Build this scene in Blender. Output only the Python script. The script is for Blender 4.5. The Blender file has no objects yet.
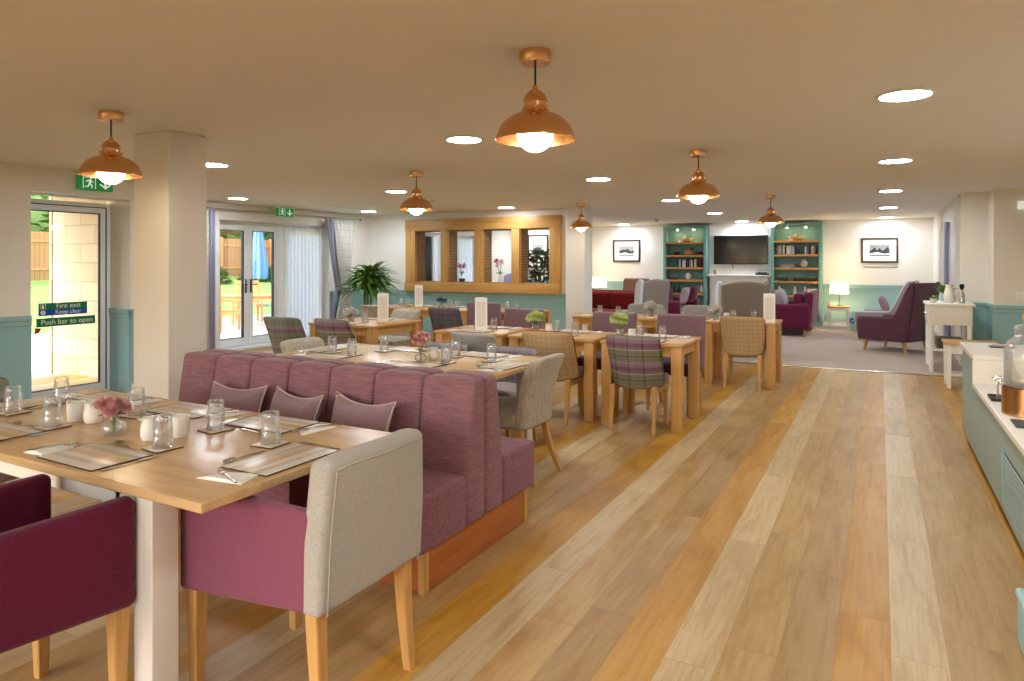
import bpy, bmesh, math, random
from math import sin, cos, pi, radians, atan2, sqrt
from mathutils import Vector, Matrix
random.seed(7)
scene = bpy.context.scene
COL = scene.collection

# ------------------------------------------------------------------ helpers
def lin(c):
    c = c / 255.0
    return c / 12.92 if c <= 0.04045 else ((c + 0.055) / 1.055) ** 2.4

def rgb(r, g, b):
    return (lin(r), lin(g), lin(b), 1.0)

class MB:
    """collects shapes, links them as one mesh object"""
    def __init__(self):
        self.v = []; self.f = []; self.sm = []

    def add(self, vs, fs, smooth=True, M=None):
        b = len(self.v)
        for p in vs:
            p = Vector(p)
            self.v.append(M @ p if M is not None else p)
        for f in fs:
            self.f.append(tuple(b + i for i in f)); self.sm.append(smooth)
        return self

    def box(self, x0, x1, y0, y1, z0, z1, M=None, smooth=False):
        vs = [(x, y, z) for x in (x0, x1) for y in (y0, y1) for z in (z0, z1)]
        fs = [(0, 1, 3, 2), (4, 6, 7, 5), (0, 4, 5, 1), (2, 3, 7, 6), (0, 2, 6, 4), (1, 5, 7, 3)]
        return self.add(vs, fs, smooth, M)

    def rbox(self, x0, x1, y0, y1, z0, z1, r=0.005, seg=2, n=(1, 1, 1), deform=None, M=None):
        c = Vector(((x0 + x1) / 2, (y0 + y1) / 2, (z0 + z1) / 2))
        h = [(x1 - x0) / 2, (y1 - y0) / 2, (z1 - z0) / 2]
        r = min(r, min(h) * 0.999)
        def axis(hh, k):
            t = [math.tan(radians(45) * (1 - i / seg)) for i in range(seg + 1)]
            lo = [-(hh - r) - r * q for q in t]
            inner = [-(hh - r) + 2 * (hh - r) * i / k for i in range(1, k)]
            return lo + inner + [-q for q in reversed(lo)]
        ax = [axis(h[i], n[i]) for i in range(3)]
        ids = {}; vs = []
        def vid(p):
            k = (round(p[0], 6), round(p[1], 6), round(p[2], 6))
            if k in ids: return ids[k]
            q = Vector(p)
            inner = Vector([max(-(h[i] - r), min(h[i] - r, q[i])) for i in range(3)])
            d = q - inner
            if d.length > 1e-9: q = inner + d.normalized() * r
            q = q + c
            if deform: q = Vector(deform(q))
            vs.append(q); ids[k] = len(vs) - 1
            return ids[k]
        fs = []
        for a in range(3):
            b1, b2 = (a + 1) % 3, (a + 2) % 3
            for s in (-1, 1):
                for i in range(len(ax[b1]) - 1):
                    for j in range(len(ax[b2]) - 1):
                        quad = []
                        for (ii, jj) in ((i, j), (i + 1, j), (i + 1, j + 1), (i, j + 1)):
                            p = [0, 0, 0]; p[a] = s * h[a]; p[b1] = ax[b1][ii]; p[b2] = ax[b2][jj]
                            quad.append(vid(p))
                        if s < 0: quad.reverse()
                        if len(set(quad)) >= 3: fs.append(tuple(quad))
        return self.add(vs, fs, True, M)

    def lathe(self, prof, n=24, c=(0, 0, 0), M=None, closed=False):
        vs = []; fs = []; rows = []
        for (r, z) in prof:
            if r < 1e-6:
                vs.append((c[0], c[1], c[2] + z)); rows.append([len(vs) - 1])
            else:
                row = []
                for i in range(n):
                    a = 2 * pi * i / n
                    vs.append((c[0] + r * cos(a), c[1] + r * sin(a), c[2] + z)); row.append(len(vs) - 1)
                rows.append(row)
        seq = list(zip(rows, rows[1:]))
        if closed: seq.append((rows[-1], rows[0]))
        for A, Bq in seq:
            for i in range(n):
                j = (i + 1) % n
                if len(A) == 1 and len(Bq) == 1: continue
                if len(A) == 1: fs.append((A[0], Bq[j], Bq[i]))
                elif len(Bq) == 1: fs.append((A[i], A[j], Bq[0]))
                else: fs.append((A[i], A[j], Bq[j], Bq[i]))
        return self.add(vs, fs, True, M)

    def tube(self, pts, rad, n=8, M=None, cap=True, flat=1.0):
        pts = [Vector(p) for p in pts]; vs = []; fs = []; rows = []
        up = Vector((0, 0, 1))
        for i, p in enumerate(pts):
            d = (pts[min(i + 1, len(pts) - 1)] - pts[max(i - 1, 0)]).normalized()
            s = d.cross(up)
            if s.length < 1e-3: s = d.cross(Vector((0, 1, 0)))
            s.normalize(); u = s.cross(d)
            rr = rad(i / (len(pts) - 1)) if callable(rad) else rad
            row = []
            for k in range(n):
                a = 2 * pi * k / n
                vs.append(p + s * cos(a) * rr + u * sin(a) * rr * flat); row.append(len(vs) - 1)
            rows.append(row)
        for A, Bq in zip(rows, rows[1:]):
            for k in range(n):
                j = (k + 1) % n
                fs.append((A[k], A[j], Bq[j], Bq[k]))
        if cap:
            fs.append(tuple(reversed(rows[0]))); fs.append(tuple(rows[-1]))
        return self.add(vs, fs, True, M)

    def leg(self, x, y, z0, z1, w0, w1, dx=0, dy=0, d0=None, d1=None, r=0.1):
        """tapered square leg: bottom half-size w0 at (x+dx, y+dy), top half-size w1"""
        d0 = d0 or w0; d1 = d1 or w1
        def ring(cx, cy, z, a, b):
            k = 0.82
            return [(cx - a * k, cy - b, z), (cx + a * k, cy - b, z), (cx + a, cy - b * k, z), (cx + a, cy + b * k, z),
                    (cx + a * k, cy + b, z), (cx - a * k, cy + b, z), (cx - a, cy + b * k, z), (cx - a, cy - b * k, z)]
        vs = []; m = 6; fs = []
        for i in range(m + 1):
            t = i / m
            e = (1 - t) ** 1.6
            vs += ring(x + dx * e, y + dy * e, z0 + (z1 - z0) * t, w0 + (w1 - w0) * t, d0 + (d1 - d0) * t)
        for i in range(m):
            for k in range(8):
                j = (k + 1) % 8
                fs.append((i * 8 + k, i * 8 + j, i * 8 + 8 + j, i * 8 + 8 + k))
        fs.append(tuple(reversed(range(8)))); fs.append(tuple(range(m * 8, m * 8 + 8)))
        return self.add(vs, fs, False)

    def grid(self, fn, nu, nv, M=None, smooth=True):
        vs = [fn(i / nu, j / nv) for j in range(nv + 1) for i in range(nu + 1)]
        fs = [(j * (nu + 1) + i, j * (nu + 1) + i + 1, (j + 1) * (nu + 1) + i + 1, (j + 1) * (nu + 1) + i)
              for j in range(nv) for i in range(nu)]
        return self.add(vs, fs, smooth, M)

    def prism(self, poly, axis, a, b, M=None, smooth=False):
        """extrude a 2-D polygon along an axis between a and b"""
        def P(p, t):
            if axis == 0: return (t, p[0], p[1])
            if axis == 1: return (p[0], t, p[1])
            return (p[0], p[1], t)
        n = len(poly)
        vs = [P(p, a) for p in poly] + [P(p, b) for p in poly]
        fs = [(i, (i + 1) % n, n + (i + 1) % n, n + i) for i in range(n)]
        fs += [tuple(reversed(range(n))), tuple(range(n, 2 * n))]
        return self.add(vs, fs, smooth, M)

    def ball(self, c, r, n=12, m=8, sc=(1, 1, 1)):
        prof = [(r * sin(pi * i / m) * 1.0, -r * cos(pi * i / m)) for i in range(m + 1)]
        M = Matrix.Translation(c) @ Matrix.Diagonal((sc[0], sc[1], sc[2], 1))
        return self.lathe(prof, n, (0, 0, 0), M)

    def build(self, name, mat, parent=None, hard=True, solid=0, sub=0, loc=None):
        me = bpy.data.meshes.new(name)
        me.from_pydata([tuple(p) for p in self.v], [], self.f)
        bm = bmesh.new(); bm.from_mesh(me)
        bmesh.ops.recalc_face_normals(bm, faces=bm.faces)
        bm.to_mesh(me); bm.free()
        me.polygons.foreach_set('use_smooth', self.sm[:len(me.polygons)])
        if hard: me.set_sharp_from_angle(angle=radians(40))
        if mat: me.materials.append(mat)
        o = bpy.data.objects.new(name, me); COL.objects.link(o)
        if parent is not None: o.parent = parent
        if loc is not None: o.location = loc
        if solid:
            m = o.modifiers.new('thick', 'SOLIDIFY'); m.thickness = solid; m.offset = 0
        if sub:
            m = o.modifiers.new('sub', 'SUBSURF'); m.levels = sub; m.render_levels = sub
        return o

def tag(o, label=None, cat=None, group=None, kind=None):
    if label: o['label'] = label
    if cat: o['category'] = cat
    if group: o['group'] = group
    if kind: o['kind'] = kind
    return o

def thing(name, label, cat, loc=(0, 0, 0), rz=0, group=None):
    o = bpy.data.objects.new(name, None); COL.objects.link(o)
    o.empty_display_size = 0.05
    o.location = loc; o.rotation_euler = (0, 0, rz)
    return tag(o, label, cat, group)

def copy_tree(o, parent=None):
    c = o.copy(); COL.objects.link(c)
    if parent is not None: c.parent = parent
    for ch in list(o.children): copy_tree(ch, c)
    return c

class Kind:
    """first use places the original, later uses copies of it"""
    def __init__(self, maker): self.maker = maker; self.o = None
    def put(self, loc, rz, label, cat, group=None, scale=None):
        if self.o is None: self.o = o = self.maker()
        else: o = copy_tree(self.o)
        o.location = loc; o.rotation_euler = (0, 0, rz)
        if scale: o.scale = scale
        for k in ('label', 'category', 'group'):
            if k in o: del o[k]
        return tag(o, label, cat, group)

def struct(name, mb, mat, parent=None):
    o = mb.build(name, mat, parent)
    if parent is None: o['kind'] = 'structure'
    return o

# ------------------------------------------------------------------ materials
def new_mat(name):
    m = bpy.data.materials.new(name); m.use_nodes = True
    nt = m.node_tree
    return m, nt, nt.nodes['Principled BSDF']

def N(nt, t, **kw):
    n = nt.nodes.new(t)
    for k, v in kw.items(): setattr(n, k, v)
    return n

def math_n(nt, op, a, b=None, c=None):
    n = N(nt, 'ShaderNodeMath', operation=op)
    for i, x in enumerate((a, b, c)):
        if x is None: continue
        if isinstance(x, (int, float)): n.inputs[i].default_value = x
        else: nt.links.new(x, n.inputs[i])
    return n.outputs[0]

def mixc(nt, fac, a, b, mode='MIX'):
    n = N(nt, 'ShaderNodeMix', data_type='RGBA', blend_type=mode)
    for i, x in ((0, fac), (6, a), (7, b)):
        if isinstance(x, (int, float)): n.inputs[i].default_value = x
        elif isinstance(x, tuple): n.inputs[i].default_value = x
        else: nt.links.new(x, n.inputs[i])
    return n.outputs[2]

def ramp(nt, fac, stops, interp='LINEAR'):
    n = N(nt, 'ShaderNodeValToRGB'); cr = n.color_ramp; cr.interpolation = interp
    while len(cr.elements) < len(stops): cr.elements.new(0.5)
    for e, (p, c) in zip(cr.elements, stops): e.position = p; e.color = c
    nt.links.new(fac, n.inputs[0])
    return n.outputs[0]

def coords(nt, scale=(1, 1, 1), kind='Object'):
    tc = N(nt, 'ShaderNodeTexCoord'); mp = N(nt, 'ShaderNodeMapping')
    mp.inputs['Scale'].default_value = scale
    nt.links.new(tc.outputs[kind], mp.inputs[0])
    return mp.outputs[0]

def noise(nt, vec, scale, detail=3, rough=0.5):
    n = N(nt, 'ShaderNodeTexNoise')
    n.inputs['Scale'].default_value = scale; n.inputs['Detail'].default_value = detail
    n.inputs['Roughness'].default_value = rough
    if vec is not None: nt.links.new(vec, n.inputs['Vector'])
    return n.outputs[0]

def bump(nt, bsdf, h, strength=0.3, dist=0.01):
    b = N(nt, 'ShaderNodeBump'); b.inputs['Strength'].default_value = strength; b.inputs['Distance'].default_value = dist
    nt.links.new(h, b.inputs['Height']); nt.links.new(b.outputs[0], bsdf.inputs['Normal'])

def paint(name, c, rough=0.6, var=0.03, scale=4, spec=0.3):
    m, nt, b = new_mat(name)
    v = coords(nt)
    n = noise(nt, v, scale, 2)
    d = tuple(x * (1 - var) for x in c[:3]) + (1,)
    nt.links.new(mixc(nt, n, d, c), b.inputs['Base Color'])
    b.inputs['Roughness'].default_value = rough; b.inputs['Specular IOR Level'].default_value = spec
    return m

def fabric(name, c, c2=None, weave=160, streak=None, rough=0.9, sheen=0.15):
    m, nt, b = new_mat(name)
    c2 = c2 or tuple(x * 0.72 for x in c[:3]) + (1,)
    v = coords(nt)
    fine = noise(nt, v, weave, 2, 0.7)
    col = mixc(nt, ramp(nt, fine, [(0.3, (0, 0, 0, 1)), (0.7, (1, 1, 1, 1))]), c2, c)
    if streak:
        s = noise(nt, coords(nt, streak), 1.0, 4, 0.7)
        col = mixc(nt, ramp(nt, s, [(0.38, (0, 0, 0, 1)), (0.66, (0.75, 0.75, 0.75, 1))]), col, tuple(min(1, x * 1.35) for x in c[:3]) + (1,))
    big = noise(nt, v, 6, 2)
    col = mixc(nt, math_n(nt, 'MULTIPLY', big, 0.25), col, c2)
    nt.links.new(col, b.inputs['Base Color'])
    b.inputs['Roughness'].default_value = rough; b.inputs['Specular IOR Level'].default_value = 0.15
    b.inputs['Sheen Weight'].default_value = sheen
    bump(nt, b, fine, 0.25, 0.003)
    return m

def wood(name, c, c2, axis=0, rough=0.4, scale=1.0):
    m, nt, b = new_mat(name)
    s = [14, 14, 14]; s[axis] = 1.1
    v = coords(nt, tuple(x * scale for x in s))
    oi = N(nt, 'ShaderNodeObjectInfo')
    add = N(nt, 'ShaderNodeVectorMath', operation='ADD'); nt.links.new(v, add.inputs[0])
    sc = N(nt, 'ShaderNodeVectorMath', operation='SCALE'); sc.inputs[0].default_value = (9, 7, 5); nt.links.new(oi.outputs['Random'], sc.inputs['Scale'])
    nt.links.new(sc.outputs[0], add.inputs[1])
    n = noise(nt, add.outputs[0], 1.6, 5, 0.65)
    col = ramp(nt, n, [(0.25, c2), (0.5, c), (0.75, tuple(min(1, x * 1.15) for x in c[:3]) + (1,))])
    nt.links.new(col, b.inputs['Base Color'])
    b.inputs['Roughness'].default_value = rough; b.inputs['Specular IOR Level'].default_value = 0.4
    bump(nt, b, n, 0.08, 0.003)
    return m

def metal(name, c, rough=0.25, spec=1.0):
    m, nt, b = new_mat(name)
    v = coords(nt); n = noise(nt, v, 30, 2)
    nt.links.new(mixc(nt, n, tuple(x * 0.92 for x in c[:3]) + (1,), c), b.inputs['Base Color'])
    b.inputs['Metallic'].default_value = 1; b.inputs['Roughness'].default_value = rough
    return m

def emit(name, c, s, base=(0.8, 0.8, 0.8, 1)):
    m, nt, b = new_mat(name)
    b.inputs['Base Color'].default_value = base
    b.inputs['Emission Color'].default_value = c; b.inputs['Emission Strength'].default_value = s
    return m

def pane(name, tint=(1, 1, 1, 1), refl=0.06):
    m = bpy.data.materials.new(name); m.use_nodes = True; nt = m.node_tree
    nt.nodes.remove(nt.nodes['Principled BSDF'])
    t = N(nt, 'ShaderNodeBsdfTransparent'); t.inputs[0].default_value = tint
    g = N(nt, 'ShaderNodeBsdfGlossy'); g.inputs['Roughness'].default_value = 0.02
    lw = N(nt, 'ShaderNodeFresnel'); lw.inputs[0].default_value = 1.45
    mx = N(nt, 'ShaderNodeMixShader')
    nt.links.new(lw.outputs[0], mx.inputs[0]); nt.links.new(t.outputs[0], mx.inputs[1]); nt.links.new(g.outputs[0], mx.inputs[2])
    nt.links.new(mx.outputs[0], nt.nodes['Material Output'].inputs[0])
    return m

def glass(name, tint=(1, 1, 1, 1), rough=0.0):
    m, nt, b = new_mat(name)
    b.inputs['Base Color'].default_value = tint; b.inputs['Roughness'].default_value = rough
    b.inputs['Transmission Weight'].default_value = 1; b.inputs['IOR'].default_value = 1.45
    return m

def thin_glass(name):
    """thin clear tableware glass: see-through walls with bright rims where the wall turns away"""
    m = bpy.data.materials.new(name); m.use_nodes = True; nt = m.node_tree
    nt.nodes.remove(nt.nodes['Principled BSDF'])
    t = N(nt, 'ShaderNodeBsdfTransparent'); t.inputs[0].default_value = (0.995, 0.998, 1.0, 1)
    g = N(nt, 'ShaderNodeBsdfGlossy'); g.inputs['Roughness'].default_value = 0.06
    lw = N(nt, 'ShaderNodeLayerWeight'); lw.inputs['Blend'].default_value = 0.35
    mx = N(nt, 'ShaderNodeMixShader')
    fac = math_n(nt, 'ADD', math_n(nt, 'MULTIPLY', lw.outputs['Fresnel'], 0.5), 0.04)
    nt.links.new(fac, mx.inputs[0]); nt.links.new(t.outputs[0], mx.inputs[1]); nt.links.new(g.outputs[0], mx.inputs[2])
    df = N(nt, 'ShaderNodeBsdfDiffuse'); df.inputs[0].default_value = (0.93, 0.96, 1.0, 1)
    m2 = N(nt, 'ShaderNodeMixShader')
    nt.links.new(math_n(nt, 'ADD', math_n(nt, 'MULTIPLY', lw.outputs['Facing'], 0.12), 0.035), m2.inputs[0])
    nt.links.new(mx.outputs[0], m2.inputs[1]); nt.links.new(df.outputs[0], m2.inputs[2])
    nt.links.new(m2.outputs[0], nt.nodes['Material Output'].inputs[0])
    return m

def stripes(nt, coord, period, offset, stops):
    f = math_n(nt, 'FRACT', math_n(nt, 'ADD', math_n(nt, 'DIVIDE', coord, period), offset))
    return ramp(nt, f, stops, 'CONSTANT')

def plaid(name, pu, pv, su, sv, ou=0.5, ov=0.0, weave=140, tilt=0.0):
    """woven check: stripes across x and z of the part mixed thread by thread"""
    m, nt, b = new_mat(name)
    v = coords(nt)
    sp = N(nt, 'ShaderNodeSeparateXYZ'); nt.links.new(v, sp.inputs[0])
    z = sp.outputs[2]
    a = stripes(nt, sp.outputs[0], pu, ou, su)
    c = stripes(nt, z, pv, ov, sv)
    col = mixc(nt, 0.52, a, c)
    fine = noise(nt, v, weave, 2, 0.7)
    col = mixc(nt, math_n(nt, 'MULTIPLY', fine, 0.3), col, (0.05, 0.045, 0.042, 1))
    nt.links.new(col, b.inputs['Base Color'])
    b.inputs['Roughness'].default_value = 0.92; b.inputs['Specular IOR Level'].default_value = 0.1
    bump(nt, b, fine, 0.25, 0.003)
    return m

# --- floor planks: four boards repeat (amber, pale, tan, brown)
def floor_mat():
    m, nt, b = new_mat('wood_plank_floor')
    tc = N(nt, 'ShaderNodeTexCoord'); sp = N(nt, 'ShaderNodeSeparateXYZ'); nt.links.new(tc.outputs['Object'], sp.inputs[0])
    W = 0.1835
    q = math_n(nt, 'DIVIDE', math_n(nt, 'ADD', sp.outputs[0], 0.148 + W * 80), W)
    idx = math_n(nt, 'FLOOR', q); fx = math_n(nt, 'FRACT', q)
    k4 = math_n(nt, 'DIVIDE', math_n(nt, 'ADD', math_n(nt, 'MODULO', idx, 4.0), 0.5), 4.0)
    base = ramp(nt, k4, [(0.0, rgb(188, 137, 48)), (0.25, rgb(198, 172, 128)), (0.5, rgb(182, 147, 93)), (0.75, rgb(172, 136, 83))], 'CONSTANT')
    wn = N(nt, 'ShaderNodeTexWhiteNoise', noise_dimensions='1D'); nt.links.new(idx, wn.inputs['W'])
    yy = math_n(nt, 'ADD', math_n(nt, 'DIVIDE', sp.outputs[1], 1.22), wn.outputs['Value'])
    seg = math_n(nt, 'FLOOR', yy); fy = math_n(nt, 'FRACT', yy)
    cb = N(nt, 'ShaderNodeCombineXYZ'); nt.links.new(idx, cb.inputs[0]); nt.links.new(seg, cb.inputs[1])
    w2 = N(nt, 'ShaderNodeTexWhiteNoise', noise_dimensions='2D'); nt.links.new(cb.outputs[0], w2.inputs['Vector'])
    rnd = w2.outputs['Value']
    # grain
    gc = N(nt, 'ShaderNodeCombineXYZ')
    nt.links.new(math_n(nt, 'MULTIPLY', sp.outputs[0], 42.0), gc.inputs[0])
    nt.links.new(math_n(nt, 'MULTIPLY', sp.outputs[1], 2.2), gc.inputs[1])
    nt.links.new(math_n(nt, 'MULTIPLY', rnd, 37.0), gc.inputs[2])
    g1 = noise(nt, gc.outputs[0], 1.3, 7, 0.72)
    gd = N(nt, 'ShaderNodeTexNoise'); gd.inputs['Scale'].default_value = 1.0; gd.inputs['Detail'].default_value = 3; gd.inputs['Distortion'].default_value = 1.2
    gc2 = N(nt, 'ShaderNodeCombineXYZ')
    nt.links.new(math_n(nt, 'MULTIPLY', sp.outputs[0], 6.0), gc2.inputs[0]); nt.links.new(math_n(nt, 'MULTIPLY', sp.outputs[1], 1.1), gc2.inputs[1]); nt.links.new(math_n(nt, 'MULTIPLY', rnd, 19.0), gc2.inputs[2])
    nt.links.new(gc2.outputs[0], gd.inputs['Vector'])
    col = mixc(nt, ramp(nt, g1, [(0.35, (0.5, 0.5, 0.5, 1)), (0.55, (0, 0, 0, 1))]), base, mixc(nt, 1.0, base, rgb(206, 184, 158), 'MULTIPLY'))
    col = mixc(nt, ramp(nt, gd.outputs[0], [(0.45, (0, 0, 0, 1)), (0.75, (0.35, 0.35, 0.35, 1))]), col, mixc(nt, 0.25, base, rgb(255, 236, 200)))
    col = mixc(nt, ramp(nt, gd.outputs[0], [(0.3, (0.45, 0.45, 0.45, 1)), (0.45, (0, 0, 0, 1))]), col, mixc(nt, 1.0, base, rgb(206, 190, 168), 'MULTIPLY'))
    tone = math_n(nt, 'ADD', math_n(nt, 'MULTIPLY', rnd, 0.14), 0.93)
    tn = N(nt, 'ShaderNodeCombineColor')
    for i in range(3): nt.links.new(tone, tn.inputs[i])
    col = mixc(nt, 1.0, col, tn.outputs[0], 'MULTIPLY')
    ex = math_n(nt, 'GREATER_THAN', math_n(nt, 'ABSOLUTE', math_n(nt, 'SUBTRACT', fx, 0.5)), 0.4925)
    ey = math_n(nt, 'GREATER_THAN', math_n(nt, 'ABSOLUTE', math_n(nt, 'SUBTRACT', fy, 0.5)), 0.4982)
    gap = math_n(nt, 'MULTIPLY', math_n(nt, 'MAXIMUM', ex, ey), 0.35)
    col = mixc(nt, gap, col, rgb(110, 80, 45))
    nt.links.new(col, b.inputs['Base Color'])
    b.inputs['Roughness'].default_value = 0.42; b.inputs['Specular IOR Level'].default_value = 0.35
    bump(nt, b, g1, 0.06, 0.003)
    return m

def brick_mat(name, c1, c2, mortar, bw, bh, scale=1.0, ms=0.012, axes='xz', rough=0.85):
    m, nt, b = new_mat(name)
    tc = N(nt, 'ShaderNodeTexCoord'); sp = N(nt, 'ShaderNodeSeparateXYZ'); nt.links.new(tc.outputs['Object'], sp.inputs[0])
    cb = N(nt, 'ShaderNodeCombineXYZ')
    nt.links.new(sp.outputs['xyz'.index(axes[0])], cb.inputs[0]); nt.links.new(sp.outputs['xyz'.index(axes[1])], cb.inputs[1])
    br = N(nt, 'ShaderNodeTexBrick'); nt.links.new(cb.outputs[0], br.inputs['Vector'])
    br.inputs['Color1'].default_value = c1; br.inputs['Color2'].default_value = c2; br.inputs['Mortar'].default_value = mortar
    br.inputs['Scale'].default_value = scale; br.inputs['Brick Width'].default_value = bw; br.inputs['Row Height'].default_value = bh
    br.inputs['Mortar Size'].default_value = ms
    n = noise(nt, tc.outputs['Object'], 12, 4)
    col = mixc(nt, math_n(nt, 'MULTIPLY', n, 0.3), br.outputs[0], c2)
    nt.links.new(col, b.inputs['Base Color']); b.inputs['Roughness'].default_value = rough
    bump(nt, b, br.outputs[1], -0.3, 0.01)
    return m

M = {}
M['floor'] = floor_mat()
M['ceiling'] = paint('ceiling_paint', rgb(238, 234, 227), 0.8)
M['wall'] = paint('cream_wall_paint', rgb(233, 226, 213), 0.75)
M['white_wall'] = paint('white_wall_paint', rgb(238, 234, 227), 0.75)
M['teal'] = paint('teal_paint', rgb(147, 185, 186), 0.5)
M['teal_dk'] = paint('teal_bookcase_paint', rgb(128, 176, 170), 0.5)
M['white'] = paint('white_satin_paint', rgb(240, 237, 230), 0.4)
M['upvc'] = paint('white_door_plastic', rgb(236, 240, 244), 0.35)
M['oak'] = wood('oak_table', rgb(200, 150, 86), rgb(174, 124, 64), 0, 0.35)
M['oak_leg'] = wood('oak_legs', rgb(202, 152, 88), rgb(176, 126, 66), 2, 0.4)
M['oak_top'] = wood('oak_table_top', rgb(200, 164, 116), rgb(180, 142, 94), 0, 0.26, 0.8)
M['oak_frame'] = wood('oak_window_frame', rgb(198, 150, 84), rgb(174, 122, 60), 0, 0.4)
M['oak_frame_v'] = wood('oak_window_stiles', rgb(198, 150, 84), rgb(174, 122, 60), 2, 0.4)
M['base_wood'] = wood('stained_bench_plinth', rgb(176, 104, 52), rgb(150, 82, 38), 1, 0.4)
M['patio_wood'] = wood('patio_teak', rgb(226, 160, 96), rgb(200, 128, 70), 2, 0.6)
M['cream_leg'] = paint('cream_painted_wood', rgb(232, 224, 208), 0.45, 0.05, 12)
M['copper'] = metal('brushed_copper', (0.80, 0.45, 0.20, 1), 0.26)
M['steel'] = metal('cutlery_steel', (0.62, 0.60, 0.57, 1), 0.22)
M['chrome'] = metal('chrome', (0.8, 0.8, 0.8, 1), 0.12)
M['dark'] = paint('black_plastic', rgb(22, 22, 24), 0.4)
M['grey_dark'] = paint('dark_grey_seal', rgb(60, 66, 74), 0.5)
M['carpet'] = fabric('lounge_carpet', rgb(196, 178, 164), rgb(168, 148, 136), 90)
M['bench'] = fabric('mauve_bench_fabric', rgb(142, 102, 109), rgb(114, 77, 86), 150, (10, 10, 110))
M['bench_seat'] = fabric('mauve_bench_seat_fabric', rgb(138, 94, 103), rgb(110, 71, 81), 150, (10, 60, 60))
M['pillow'] = fabric('mauve_cushion_fabric', rgb(164, 136, 142), rgb(140, 112, 118), 120)
M['piping'] = fabric('cream_piping', rgb(214, 196, 182), None, 120)
M['burgundy'] = fabric('burgundy_fabric', rgb(112, 34, 64), rgb(90, 24, 50), 220)
M['plum'] = fabric('plum_fabric', rgb(144, 82, 100), rgb(122, 64, 82), 220)
M['linen'] = fabric('grey_linen', rgb(188, 181, 170), rgb(156, 149, 138), 240)
M['linen_dk'] = fabric('greige_linen', rgb(178, 169, 152), rgb(146, 137, 122), 140, (60, 60, 14))
M['grey_vinyl'] = fabric('light_grey_upholstery', rgb(168, 164, 158), rgb(150, 146, 140), 60)
M['purple_grey'] = fabric('purple_grey_fabric', rgb(146, 116, 126), rgb(120, 92, 102), 120)
M['purple_seat'] = fabric('dark_purple_seat_fabric', rgb(92, 62, 74), rgb(70, 46, 58), 120)
M['seat_grey'] = fabric('pale_seat_fabric', rgb(168, 150, 150), rgb(142, 124, 126), 120)
gg, pp, ll, dk = rgb(112, 108, 92), rgb(104, 58, 92), rgb(176, 160, 160), rgb(52, 46, 50)
M['plaid'] = plaid('purple_green_plaid', 0.125, 0.21,
    [(0, rgb(136, 128, 116)), (0.28, rgb(142, 106, 132)), (0.46, rgb(128, 122, 108)), (0.82, rgb(34, 28, 34)), (0.9, rgb(136, 128, 116))],
    [(0, rgb(134, 134, 96)), (0.20, rgb(64, 58, 50)), (0.24, rgb(134, 134, 96)), (0.46, rgb(222, 206, 184)), (0.50, rgb(136, 124, 122)), (0.60, rgb(136, 62, 112)), (0.76, rgb(160, 128, 152)), (0.9, rgb(176, 152, 166))], 0.0, 0.12)
M['plaid_grey'] = plaid('grey_purple_plaid', 0.15, 0.19,
    [(0, rgb(136, 138, 122)), (0.35, rgb(128, 106, 128)), (0.5, rgb(136, 138, 122)), (0.75, rgb(84, 84, 78)), (0.8, rgb(150, 150, 136))],
    [(0, rgb(128, 134, 102)), (0.25, rgb(84, 82, 70)), (0.3, rgb(132, 134, 108)), (0.55, rgb(136, 72, 118)), (0.72, rgb(156, 140, 150)), (0.9, rgb(134, 132, 122))])
M['plaid_blue'] = plaid('blue_purple_plaid', 0.16, 0.2,
    [(0, rgb(110, 110, 122)), (0.35, rgb(112, 92, 120)), (0.5, rgb(110, 112, 118)), (0.78, rgb(70, 66, 76)), (0.82, rgb(128, 126, 134))],
    [(0, rgb(112, 116, 104)), (0.25, rgb(80, 78, 78)), (0.3, rgb(110, 112, 120)), (0.55, rgb(112, 70, 116)), (0.75, rgb(128, 110, 140)), (0.9, rgb(112, 108, 124))])
M['check'] = plaid('tan_check', 0.048, 0.048,
    [(0, rgb(200, 168, 122)), (0.55, rgb(206, 178, 136)), (0.9, rgb(164, 124, 82))],
    [(0, rgb(200, 168, 122)), (0.55, rgb(210, 182, 138)), (0.9, rgb(172, 136, 92))])
M['check_red'] = fabric('rust_piping', rgb(150, 64, 44))
M['check_curtain'] = plaid('check_curtain_cloth', 0.11, 0.13,
    [(0, rgb(216, 212, 204)), (0.8, rgb(166, 164, 170)), (0.9, rgb(216, 212, 204))],
    [(0, rgb(220, 214, 206)), (0.8, rgb(172, 168, 176)), (0.9, rgb(216, 212, 204))])
M['blue_cloth'] = fabric('pale_blue_canvas', rgb(120, 168, 214), None, 60)
M['lavender'] = fabric('lavender_curtain_cloth', rgb(164, 164, 188), rgb(146, 146, 172), 90)
M['china'] = paint('white_china', rgb(240, 236, 226), 0.25, 0.02, 3, 0.5)
M['paper'] = paint('white_paper', rgb(246, 243, 236), 0.8, 0.02)
M['glass'] = glass('clear_glass')
M['thin'] = thin_glass('thin_clear_glass')
M['pane'] = pane('window_pane')
M['black_wood'] = wood('dark_wood', rgb(72, 56, 40), rgb(52, 40, 28), 0)
M['fuchsia'] = fabric('fuchsia_fabric', rgb(118, 36, 74), rgb(92, 26, 56), 120)
M['plum_chair'] = fabric('aubergine_fabric', rgb(104, 66, 80), rgb(82, 50, 64), 120)
M['wing_grey'] = fabric('taupe_grey_fabric', rgb(146, 136, 130), rgb(124, 114, 108), 120)
M['pale_and_daylit'] = fabric('pale_blue_and_daylit_grey_fabric', rgb(206, 212, 222), rgb(188, 196, 208), 120)  # pale blue cloth; on the wing chairs it stands for window light
M['red_leather'] = fabric('brick_red_fabric', rgb(150, 46, 36), rgb(122, 34, 28), 80)
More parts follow.
